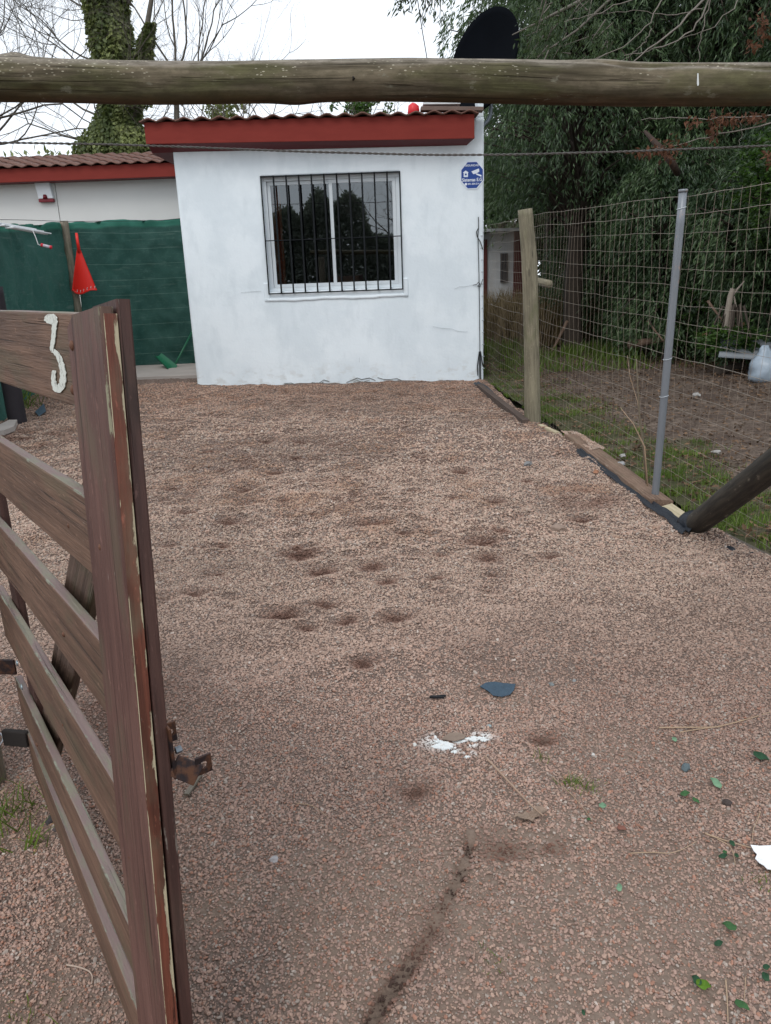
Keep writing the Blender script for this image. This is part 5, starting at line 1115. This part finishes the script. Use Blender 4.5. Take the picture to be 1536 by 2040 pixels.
# ================================================================== BARE TREES BEHIND THE HOUSE
def bare(name, label, base, dirs, seed, levels=5, r0=.10, L0=1.6, mat=M_BARK2, spread=.55, upb=.10, kids=(2, 3), ratio=.72, cat='tree', trunk=None, sides=4, par=None):
    rs = np.random.RandomState(seed); polys = []
    def grow(p, d, L, r, lv):
        n = 5 if lv > 1 else 4; P = [p]; q = p.copy(); dd = d.copy()
        for i in range(n):
            dd = dd+rs.normal(0, .13, 3)+np.array([0, 0, upb]); dd /= np.linalg.norm(dd); q = q+dd*L/n; P.append(q.copy())
        polys.append((np.array(P), np.linspace(r, r*.62, n+1)*.62))
        if lv <= 0: return
        for k in range(rs.randint(*kids)+1):
            i = n if k == 0 else rs.randint(1, n+1); e = P[i]; nd = dd+rs.normal(0, spread, 3)*np.array([1, .7, .8]); nd /= np.linalg.norm(nd)
            grow(e, nd, L*ratio*rs.uniform(.75, 1.2), r*.62*(1 if k == 0 else .8), lv-1)
    tr_ = par or empty(name, (base[0], base[1], 0), label, cat)
    b0 = np.array(base, float)
    if trunk is not None:
        P = np.array(trunk, float); polys.append((P, np.linspace(r0*2, r0*1.2, len(P)))); b0 = P[-1]
    for d, L, r, st in dirs:
        s0 = b0 if st is None else np.array(st, float); d = np.array(d, float); d /= np.linalg.norm(d); grow(s0, d, L, r, levels)
    twigs_mesh('limbs' if par is None else 'limb', polys, mat, tr_, sides); print(name, sum(len(p[0]) for p in polys)); return tr_
M_IVY = leafmat('ivy_leaf', (.060, .085, .025), (.36, .40, .15), .2, .5, .4)
def ivy(parent, path, n, seed, mat=M_IVY, L_=(.06, .12)):
    rs = np.random.RandomState(seed); P = np.array(path, float); s_ = rs.uniform(0, 1, n)*(len(P)-1); C_ = np.stack([np.interp(s_, range(len(P)), P[:, k]) for k in range(3)], 1); rr_ = np.interp(s_, range(len(P)), P[:, 3])
    a = rs.uniform(0, 6.283, n); lump = .75+.6*fbm(a*.9, C_[:, 2]*1.0, 1.2, seed, 3); rad = rr_*lump*rs.uniform(.55, 1.05, n); o = np.stack([np.cos(a), np.sin(a), 0*a], 1)
    Q = C_+o*rad[:, None]; D_ = o*.5+rdir(n, rs)*.6-np.array([0, 0, .7]); N_ = o+rdir(n, rs)*.7
    tn = np.clip(fbm(a*1.5, Q[:, 2], 2.0, seed+2, 3)*1.4-.45+rs.uniform(-.2, .3, n), 0, 1)
    return leaves_obj('ivy', Q, D_, N_, rs.uniform(*L_, n), rs.uniform(.05, .1, n), tn, mat, parent, .1)
YB = 19.0
def B(x, y, Y=YB): return ony(x, y, Y)
ivt = empty('ivy_clad_tree', tuple(B(240, 500)*np.array([1, 1, 0])), 'large bare tree with its upright trunk wrapped in ivy behind the low wing', 'tree')
tk = np.array([B(262, 420), B(250, 300), B(238, 200), B(225, 110), B(215, 20), B(222, -80), B(215, -170)]); twigs_mesh('trunk', [(tk, np.linspace(.32, .2, 7))], M_BARK2, ivt, 10)
ivy(ivt, [(*B(225, 330), .75), (*B(240, 290), .85), (*B(235, 250), .5), (*B(240, 205), .40), (*B(232, 110), .42), (*B(215, 40), .42), (*B(212, -20), .48), (*B(215, -80), .5)], 26000, 5)
ivy(ivt, [(*B(275, 210, 18.7), .25), (*B(285, 110, 18.7), .16), (*B(292, 75, 18.7), .12), (*B(300, 45, 18.7), .05)], 3500, 6)
twigs_mesh('fork', [(np.array([B(262, 240, 18.8), B(278, 130, 18.8), B(290, 70, 18.8), B(305, -20, 18.8), B(300, -80, 18.8)]), np.array([.10, .08, .06, .045, .03])), (np.array([B(225, 50), B(248, 5), B(262, -30)]), np.array([.12, .08, .06]))], M_BARK2, ivt, 6)
bs = lambda d, L, r, st: (d, L, r, st)
bare('x', '', (0, 0, 0), [bs((-1, 0, .5), 1.5, .04, B(215, 140)), bs((-1, -.2, .9), 1.6, .04, B(215, 60)), bs((-.9, 0, 1.1), 1.3, .035, B(215, 0)), bs((-.8, .2, .15), 1.7, .045, B(225, 240)), bs((-1, 0, -.05), 1.8, .04, B(225, 280)), bs((-.9, -.3, .6), 1.6, .04, B(230, 200)),
     bs((.6, -.3, .6), 1.2, .035, B(240, 240)), bs((.8, -.3, .2), 1.2, .03, B(250, 280)), bs((-.3, -.4, .6), 1.2, .035, B(230, 300)), bs((.5, 0, .9), 1.1, .03, B(285, 100)), bs((-.6, 0, .8), 1.2, .03, B(225, 90))], 21, 5, spread=.5, par=ivt, upb=.05, sides=3, kids=(2, 4))
bare('bare_tree', 'bare fan-shaped tree rising behind the roof left of the window', B(350, 420), [bs((-.45, 0, 1), 1.5, .045, B(352, 150)), bs((.1, 0, 1), 1.6, .05, B(350, 130)), bs((.5, 0, 1), 1.5, .045, B(352, 140)), bs((.95, 0, .8), 1.5, .035, B(356, 160)), bs((.9, -.2, .35), 1.3, .03, B(360, 175)), bs((-.8, 0, .9), 1.4, .03, B(348, 165)), bs((.6, .2, .8), 1.5, .04, B(390, 150)), bs((.3, .2, 1), 1.4, .035, B(395, 130)), bs((.9, 0, .3), 1.2, .022, B(420, 200))],
     33, 4, trunk=[B(352, 430), B(350, 330), B(353, 240), B(352, 150)], r0=.05, spread=.42, upb=.07, sides=3)
bare('bare_tree', 'bare tree with arching low branches at the left edge behind the wing', B(-60, 420), [bs((.8, 0, .6), 2.0, .05, B(-40, 300)), bs((.9, 0, .35), 2.0, .05, B(-50, 250)), bs((.9, 0, .15), 2.1, .04, B(-30, 290)), bs((.7, 0, .9), 1.8, .045, B(-60, 180)), bs((.9, -.2, -.02), 1.8, .04, B(-20, 240)), bs((.6, 0, .5), 1.5, .03, B(30, 285)), bs((.8, 0, .5), 1.8, .03, B(-40, 130))], 46, 4, trunk=[B(-80, 450), B(-60, 300), B(-50, 200)], r0=.1, spread=.42, upb=.03, sides=3)
# dense twig thicket and small evergreens over the roof line
rs = np.random.RandomState(4)
bare('twig_thicket', 'dense mass of bare twigs showing over the roof between wall and log', B(440, 300, 17.5), [bs((rs.normal(0, .5), 0, 1), .9, .02, B(370+i*9, 265, 17.5+rs.uniform(-.5, .5))) for i in range(20)], 61, 3, spread=.6, upb=0, cat='thicket', sides=3, ratio=.62)
bare('twig_thicket', 'thin line of bare twigs above the middle of the main roof', B(640, 270, 17.5), [bs((rs.normal(0, .8), 0, .7), .55, .014, B(560+i*16, 248, 17.5+rs.uniform(-.5, .5))) for i in range(17)], 62, 3, spread=.7, upb=0, cat='thicket', sides=3, ratio=.62)
for px, nm, rd, lb in ((452, 250, .5, 'small dark evergreen behind the roof to the left of the window'), (690, 236, .35, 'small green shrub top showing above the middle of the roof'), (745, 232, .35, 'dark green shrub top showing left of the red bucket')):
    c_ = B(px, nm, 18.5); rs = np.random.RandomState(px); n = 2600; d = rdir(n, rs)*rs.uniform(.2, 1, (n, 1))**.5*rd*np.array([1.2, 1, 1.4]); k = fbm(d[:, 0]*1.5+px, d[:, 2]*1.5, 3, 3) > .40; d = d[k]; n = len(d)
    e_ = empty('evergreen_shrub', (c_[0], c_[1], 0), lb, 'shrub'); leaves_obj('crown', c_+d, rdir(n, rs)+np.array([0, 0, .3]), rdir(n, rs), rs.uniform(.06, .13, n), rs.uniform(.03, .06, n), rs.uniform(0, .8, n), M_BROAD if px != 452 else M_IVY, e_)
    MB().tube([(c_[0], c_[1], 0), (c_[0], c_[1], c_[2])], [.06, .02], 6).build('trunk', M_BARK, e_)
rs = np.random.RandomState(14); n = 9000; q0 = B(-60, 330, 22); q1 = B(120, 330, 22); x = rs.uniform(q0[0]-6, q1[0], n); z = rs.uniform(0, 1, n)*(B(0, 295, 22)[2]-.2+1.0*(fbm(x, 0*x, .9, 3, 3)-.4))
hd = leaves_obj('hedge', np.stack([x, 22+rs.uniform(0, 1.5, n), z], 1), rdir(n, rs), rdir(n, rs), rs.uniform(.15, .3, n), rs.uniform(.07, .14, n), rs.uniform(0, .6, n), M_IVY); tag(hd, 'distant hedge behind the left end of the low wing', 'hedge')
# far trees across the road behind the viewer, seen mirrored in the window
def mir(x, y, Y=52.2):
    q = ony(x, y, Y); return q[0], q[2]
rs = np.random.RandomState(88); Ps = []
prof = [(440, 455), (530, 440), (556, 412), (575, 408), (590, 430), (604, 412), (618, 385), (630, 372), (650, 392), (664, 405), (676, 388), (692, 378), (706, 384), (722, 400), (730, 440), (742, 466), (800, 468), (900, 455)]
px_ = np.array([mir(a, b) for a, b in prof]); n = 52000; x = rs.uniform(px_[0, 0], px_[-1, 0], n); tz = np.interp(x, px_[:, 0], px_[:, 1]); z = rs.uniform(0, 1, n)**.8*tz*(1+.07*(fbm(x, 0*x, 3, 2, 3)-.5))
P_ = np.stack([x, -30-rs.uniform(0, 2, n), z], 1)
o_ = leaves_obj('road_trees', P_, rdir(n, rs), rdir(n, rs), rs.uniform(.15, .35, n), rs.uniform(.08, .18, n), rs.uniform(0, 1, n), leafmat('road_leaf', (.09, .10, .08), (.30, .33, .27))); tag(o_, 'dark tree line across the road, mirrored in the window panes', None, None, 'stuff')
x0_, z0_ = mir(830, 400, 45); bare('bare_tree', 'bare tree mirrored in the right window pane', (x0_, -22.8, 0), [((-.5, 0, 1), 2.5, .10, None), ((-.9, 0, .7), 2.5, .09, None), ((.3, 0, 1), 2.2, .08, None)], 71, 4, trunk=[(x0_, -22.8, 0), (x0_, -22.8, 2.0)], r0=.1, upb=.04, sides=3)
MB().tube([(-9, -14, 4.6), (0, -14, 4.45), (9, -14, 4.6)], .012, 4).build('power_line', M_BLK); tag(bpy.data.objects['power_line'], 'power line along the road, mirrored in the window', 'cable')
MB().tube([ony(x, y, 7) for x, y in ((818, -60), (832, 0), (841, 60), (850, 112), (852, 135))], .0035, 4).build('drop_cable', M_BLK); tag(bpy.data.objects['drop_cable'], 'thin cable hanging from above into the middle of the log', 'cable')

# ================================================================== SMALL THINGS ON THE GRAVEL
def gnd(x, y): q = onz(x, y, .016); return np.array([q[0], q[1], float(wet_and_h(np.array([q[0]]), np.array([q[1]]))[1][0])])
LS_ = .66
M_GL = [simple('pale_leaf', (.18, .31, .19), .75, .3, 90, spec=.2), simple('green_leaf', (.055, .135, .050), .7, .4, 90, spec=.2), simple('dark_leaf', (.030, .08, .040), .7, .4, 90, spec=.2), simple('bright_leaf', (.10, .20, .02), .7, .3, 90, spec=.2)]
def leaf(px, py, size, ang, kind, label, seed, elong=1.35, name='leaf', mat=None, lobes=0):
    c = gnd(px, py); dep = math.hypot(c[0], c[1], EYE-c[2]); L_ = size/1540*dep*(1 if lobes else LS_); rs = np.random.RandomState(seed); V = []; m = 14 if not lobes else 40; a0 = math.radians(ang)
    tilt = rs.uniform(-.25, .25, 2)
    for k in range(m):
        a = 2*math.pi*k/m; ca, sa = math.cos(a), math.sin(a); r = 1-.18*abs(sa)**2; x = ca*.5*elong; y = sa*.40*(1-.35*ca)*(1+.08*rs.normal())
        if lobes: q = .85+.13*math.cos(a*lobes)+.05*rs.normal(); x *= q; y *= q*1.1
        V.append((x, y))
    V = [(0, 0)]+V; out = []
    for x, y in V:
        z = .012+.10*L_*0+abs(y)*L_*.7+L_*.22*x*x+L_*(x*tilt[0]+y*tilt[1])+L_*.10*math.sin(x*6); X = (x*math.cos(a0)-y*math.sin(a0))*L_; Y = (x*math.sin(a0)+y*math.cos(a0))*L_*1.15; out.append((c[0]+X, c[1]+Y, c[2]+z))
    n1 = len(out); out += [(a, b, z-.0012) for a, b, z in out]; Fc = []
    for k in range(1, n1): j = 1+k % (n1-1); Fc += [(0, k, j), (n1, n1+j, n1+k), (k, k+n1, j+n1, j)]
    e = c; o = link(name, mesh_np(name, out, Fc, True), None, mat or M_GL[kind]); return tag(o, label, 'leaf', 'green leaves dropped on the gravel' if not mat else None)
LV = [(1343,1474,15,80,0,'small pale green leaf just under the long straw at the right'), (1425,1563,26,110,0,'largest pale green leaf, right of the grey stone'), (1201,1612,18,20,0,'pale green leaf lying alone right of the dry oak leaf'), (1365,1586,20,10,1,'green leaf on a sprig left of the largest pale leaf'), (1386,1600,14,-40,1,'tiny green leaf at the end of the sprig'),
 (1233,1779,17,60,0,'small pale leaf with a dark hole, alone in the lower right gravel'), (1451,1856,26,120,1,'narrow green leaf lowest but two at the right edge'), (1431,1889,18,20,2,'dark green leaf below the narrow green one'), (1386,1962,22,100,2,'dark leaf touching the bright yellow-green one'), (1401,1972,28,5,3,'bright yellow-green leaf near the bottom right'),
 (1477,2012,24,-40,1,'folded green leaf at the bottom right corner'), (1457,1688,16,80,2,'upper dark leaf of the trefoil left of the torn paper'), (1440,1714,18,10,2,'left dark leaf of the trefoil near the torn paper'), (1466,1712,13,70,2,'right dark leaf of the trefoil near the torn paper'), (1524,1955,20,60,2,'dark leaf at the right edge near the bottom'), (1526,1936,14,10,2,'small dark leaf at the right edge above the bottom one'),
 (1516,1515,30,-8,2,'long dark green leaf at the right edge, below the straw'), (1162,2024,11,80,2,'tiny dark leaf at the bottom of the picture'), (1443,1705,12,50,1,'smallest leaf of the trefoil near the torn paper'), (1173,1638,10,30,1,'tiny half hidden green leaf right of the dry oak leaf')]
for i, (x, y, s_, a_, k_, lb) in enumerate(LV): leaf(x, y, s_, a_, k_, lb, i+3)
OAKP = [(1022,1633),(1029,1625),(1038,1629),(1046,1619),(1057,1623),(1066,1613),(1080,1611),(1090,1617),(1081,1626),(1076,1634),(1066,1632),(1061,1641),(1052,1636),(1046,1643),(1035,1640),(1030,1634)]
leaf(1238, 1659, 20, -30, 0, 'small reddish leaf fragment right of the oak leaf', 98, 1.2, 'leaf_fragment', simple('reddish_leaf', (.24, .10, .07), .8, .2, 30))
leaf(1188, 946, 18, 30, 0, 'dry orange leaf by the long edging board', 97, 1.2, 'dry_leaf', simple('orange_leaf', (.34, .16, .09), .8, .2, 30))
def straw(pts, r, mat, label, name='straw', cat='straw', lift=.008):
    P = np.array([gnd(x, y) for x, y in pts]); f = np.linspace(0, len(P)-1, len(P)*5); P = np.stack([np.interp(f, range(len(P)), P[:, k]) for k in range(3)], 1)
    for _ in range(4): P[1:-1] = (P[:-2]+P[1:-1]*2+P[2:])/4
    P[:, 2] += lift; return tag(MB().tube(P, np.linspace(r, r*.55, len(P))*1.25, 6).build(name, mat, None, True), label, cat)
M_STR = simple('dry_straw', (.38, .27, .18), .7, .15, 30); M_STK = simple('dry_stick', (.36, .25, .18), .75, .2, 30)
straw([(966,1519),(1020,1573),(1055,1610),(1082,1637)], .0030, M_STK, 'thin straight dry stick lying over the oak leaf', 'stick', 'stick', .022)
straw([(1313,1446),(1360,1445),(1400,1446),(1430,1442),(1490,1430),(1560,1413)], .0022, M_STR, 'long dry straw at the right edge beside the gravel')
straw([(1355,1456),(1400,1448),(1440,1440)], .0017, M_STR, 'short straw forking from the long one')
straw([(1404,1664),(1440,1678),(1500,1695)], .0020, M_STR, 'straw running to the torn white paper'); straw([(1428,1676),(1455,1690),(1462,1710),(1464,1728)], .0014, M_STR, 'curved straw under the dark trefoil leaves')
straw([(1255,1706),(1300,1703),(1335,1706),(1365,1694),(1388,1680)], .0012, M_STR, 'thin wavy straw left of the trefoil leaves'); straw([(1100,1548),(1140,1585),(1165,1615),(1180,1640)], .0011, M_STR, 'hair-thin straw beside the grass tuft')
straw([(1514,1622),(1508,1640),(1500,1655),(1498,1680)], .0012, M_STR, 'curly straw above the torn paper'); straw([(1445,1955),(1448,1990),(1450,2040)], .0016, M_STR, 'upright dry stalk at the bottom right'); straw([(1485,1950),(1482,2000)], .0010, M_STR, 'faint straw beside the dry stalk')
straw([(125,1885),(150,1889),(172,1897),(178,1908),(175,1922)], .0018, simple('pale_root', (.45, .35, .28), .7), 'curled pale root on the soil at the left below the gate', 'root', 'root'); straw([(40,2008),(58,2028),(78,2045)], .0035, M_STK, 'pale stick end in the bottom left corner', 'stick', 'stick')
straw([(590,1605),(620,1607),(640,1618),(655,1632)], .0010, M_STR, 'hair-thin straw on the gravel in the middle'); straw([(1112,1010),(1113,1015)], .002, M_STR, 'tiny straw end', 'straw') 
bpy.data.objects.remove(bpy.data.objects['straw.009']) if 'straw.009' in bpy.data.objects and bpy.data.objects['straw.009'].get('label') == 'tiny straw end' else None
for o_ in [q for q in bpy.data.objects if q.get('label') == 'tiny straw end']: bpy.data.objects.remove(o_)
# wood chip
a, b = gnd(372, 1584), gnd(400, 1550); a[2] += .012; b[2] += .016
ch = link('wood_chip', board_mesh('wood_chip', a, b, (1, .6, .2), .022, .009, 10, .003, seed=80, wob=.006), None, wood('chip_wood', (.10, .085, .065), (.22, .19, .15), (.3, .27, .22), .2, .2)); tag(ch, 'short grey wood chip beside the foot of the gate', 'wood chip')
# stones and bits
for i, (x, y, r, c_, lb) in enumerate(((1367,1526,.018,(.10,.13,.14),'dark bluish grey stone above the largest pale leaf'), (1098,1361,.012,(.20,.22,.22),'bluish stone right of the membrane patch'), (1144,1354,.008,(.24,.25,.25),'smaller grey stone furthest right of the membrane patch'), (975,1437,.010,(.30,.36,.36),'pale bluish stone above the white splash'), (826,1478,.008,(.62,.62,.58),'tiny white stone left of the white splash'),
    (1182,1496,.007,(.55,.53,.5),'small white stone right of the white splash'), (1052,930,.035,(.20,.20,.20),'grey stone alone on the far right gravel'), (1112,1053,.045,(.26,.19,.15),'clod of gravel in line with the slanting pole foot'), (1237,932,.03,(.3,.3,.3),'grey stone by the long edging board'), (95,1590,.02,(.05,.045,.045),'dark stone in the grass beside the gate post'), (106,1607,.014,(.1,.08,.075),'small dark stone below the one by the gate post'), (545,1712,.012,(.35,.33,.33),'pale grey stone left of the rut'), (1450,1600,.016,(.06,.045,.04),'dark crumbly clod right of the largest pale leaf'))):
    q = gnd(x, y); rock('stone', q+np.array([0, 0, r*.3]), r, simple('stone_%s' % 'abcdefghijklmnop'[i], c_, .85, .3, 40), lb, 'stone', None, i)
# membrane patch and clip
def patch(name, pts, mat, label, cat, lift=.008, th=.002, seed=0, curl=.004):
    P = [gnd(x, y) for x, y in pts]; c = sum(P)/len(P); rs = np.random.RandomState(seed); V = [c+np.array([0, 0, lift])]; 
    for ring in (.5, 1.): 
        for p in P: V.append(c+(p-c)*ring+np.array([0, 0, lift+rs.uniform(-.3, 1)*curl*ring]))
    m = len(P); Fc = [(0, 1+i, 1+(i+1) % m) for i in range(m)]+[(1+i, 1+m+i, 1+m+(i+1) % m, 1+(i+1) % m) for i in range(m)]; n1 = len(V); V += [v-np.array([0, 0, th]) for v in V]
    Fc += [tuple(q+n1 for q in f)[::-1] for f in Fc[:]]+[(1+m+i, 1+m+i+n1, 1+m+(i+1) % m+n1, 1+m+(i+1) % m) for i in range(m)]
    return tag(link(name, mesh_np(name, V, Fc, False), None, mat), label, cat)
patch('oak_leaf', OAKP, simple('dry_leaf', (.27, .195, .145), .8, .3, 60, bump=.4), 'dry brown lobed oak leaf under the thin stick', 'leaf', .012, .0012, 3, .012)
M_BL = simple('blue_black_film', (.045, .080, .115), .5, .35, 60, bump=.6)
patch('membrane_patch', [(956,1372),(968,1367),(985,1365),(1005,1366),(1027,1365),(1024,1374),(1016,1381),(1000,1384),(982,1383),(972,1377)], M_BL, 'blue-black membrane patch showing through the gravel', 'plastic patch', .010, curl=.002)
patch('membrane_patch', [(70,822),(88,808),(92,820),(78,832)], M_BL, 'bluish membrane scrap by the green netting at the left', 'plastic patch', .02)
patch('stone_slab', [(0,858),(20,846),(36,848),(30,860),(10,870),(-10,872)], M_CONC, 'flat grey stone slab in the far left corner by the dark post', 'slab', .06, .05)
cl_ = MB(); a, b = gnd(856, 1399), gnd(888, 1393); up = np.array([0, 0, .014]); cl_.beam(a+up, b+up, .006, .008); q = gnd(885, 1397); cl_.beam(a+up, q+up, .005, .007); cl_.beam(a+up*.3, a+up*1.2, .008, .008); tag(cl_.build('plastic_clip', M_BLK), 'small black plastic clip left of the membrane patch', 'clip')
paper = patch('torn_paper', [(1494,1694),(1512,1697),(1540,1693),(1560,1700),(1560,1745),(1536,1744),(1527,1743),(1520,1736),(1511,1731),(1503,1722),(1507,1712),(1500,1706)], simple('white_paper', (.85, .86, .88), .5, .03), 'torn bright white paper at the right edge', 'paper', .016)
# white lime splash: thin crusts with stones standing through
M_LIME = simple('white_lime_crust', (.78, .81, .80), .8, .1, 60, bump=.5)
ls = empty('lime_splash', tuple(gnd(905, 1482)), 'splash of dried white paint or lime on the gravel', 'paint splash')
for i, (cx, cy, rx, ry) in enumerate(((884,1484,34,15), (945,1466,32,9), (915,1472,22,6), (872,1474,18,8), (930,1508,10,4), (905,1496,12,6), (965,1468,14,4))):
    rs = np.random.RandomState(i); pts = [(cx+rx*.62*math.cos(a)*rs.uniform(.45, 1.25), cy+ry*.62*math.sin(a)*rs.uniform(.4, 1.3)) for a in np.linspace(0, 6.283, 22)[:-1]]
    o = patch('crust', pts, M_LIME, None, None, .0050, .003, i, .003); 
    for k_ in ('label', 'category'): 
        if k_ in o: del o[k_]
    o.parent = ls; o.matrix_parent_inverse = Matrix.Translation(-Vector(ls.location))
patch('mortar_flake', [(880,1472),(895,1458),(915,1456),(928,1462),(925,1470),(905,1476)], simple('mortar', (.24, .18, .14), .9, .25, 40), 'flat brown mortar flake on the upper edge of the white splash', 'flake', .011)
# tufts
def tuft(px, py, n, spread, h0, h1, label, seed, w0=.004, tone=None):
    c = gnd(px, py); rs = np.random.RandomState(seed); x = c[0]+rs.normal(0, spread, n); y = c[1]+rs.normal(0, spread, n); o = grass_obj('grass_tuft', x, y, 0*x+c[2], h0, h1, w0, label, rs, tone, (.2, 1.4)); o['category'] = 'grass tuft'; del o['kind']; o['label'] = label
tuft(1140, 1560, 60, .018, .01, .035, 'flattened yellow-green grass tuft in the lower middle gravel', 1, .0028); tuft(1178, 1565, 40, .02, .01, .03, 'sparser grass tuft just right of the yellow-green one', 2, .0028); tuft(1078, 1507, 24, .014, .01, .025, 'tiny grass sprout right of the white splash', 3, .0022)
tuft(985, 1918, 22, .02, .008, .02, 'tiny grass sprout near the bottom right of the rut', 4, .002); tuft(35, 1575, 34, .04, .03, .09, 'grass tuft at the foot of the wrapped gate post', 5, .005); tuft(48, 1640, 18, .02, .04, .09, 'bright grass blades below the gate post tuft', 6, .006); tuft(-5, 1610, 40, .05, .04, .12, 'grass at the left edge by the gate post', 7, .005); tuft(1515, 1760, 24, .02, .01, .03, 'weedy sprouts under the torn paper', 8, .0022); tuft(40, 1990, 40, .05, .01, .03, 'faint grass sprouts in the bottom left corner', 9, .003)
tuft(10, 815, 300, .16, .2, .5, 'tall green grass behind the netting at the far left', 10, .012)
# thin saplings by the pipe
for i, (pts, r, lb) in enumerate((([(1291,985),(1283,900),(1274,830),(1270,760),(1268,715)], .009, 'thin bare sapling standing just left of the metal post'), ([(1292,990),(1284,890),(1262,845),(1236,812)], .006, 'slim dry stem leaning left beside the metal post'), ([(1285,900),(1270,800),(1255,750),(1250,708)], .004, 'finest dry stem near the metal post'))):
    Yq = onz(pts[0][0], pts[0][1])[1]+.05; P = np.array([ony(x, y, Yq) for x, y in pts]); P[0, 2] = -.02; tag(MB().tube(P, np.linspace(r, r*.3, len(P)), 6).build('sapling', simple('sapling_bark', (.16, .13, .09), .8, .2) if i == 0 else M_STR, None, True), lb, 'stem')
for i, (x, y, r, c_) in enumerate(((1240,912,.03,0), (1427,905,.035,1), (1388,790,.05,1), (1010,672,.10,1), (1030,668,.08,1), (1130,672,.12,1))):
    q = onz(x, y, 0); rock('stone', np.array([q[0], q[1], .02]), r, M_RUB, ['pale stone in the verge left of the metal post', 'white stone in the verge grass right of the metal post', 'pale stone on the bare lane', 'left lump of pale rubble by the lane', 'right lump of pale rubble by the lane', 'largest pale stone under the weeping trees'][i], 'stone', None, 40+i, .5)

# ------------------------------------------------------------------ origins of single-mesh things go to their base
seen = set()
for o in list(bpy.data.objects):
    if o.parent is None and o.type == 'MESH' and o.get('category') and not o.children and not o.modifiers and o.data.users == 1:
        co = np.empty(len(o.data.vertices)*3, np.float32); o.data.vertices.foreach_get('co', co); co = co.reshape(-1, 3)
        c = Vector(((co[:, 0].min()+co[:, 0].max())/2, (co[:, 1].min()+co[:, 1].max())/2, co[:, 2].min()))
        o.data.transform(Matrix.Translation(-c)); o.location = c
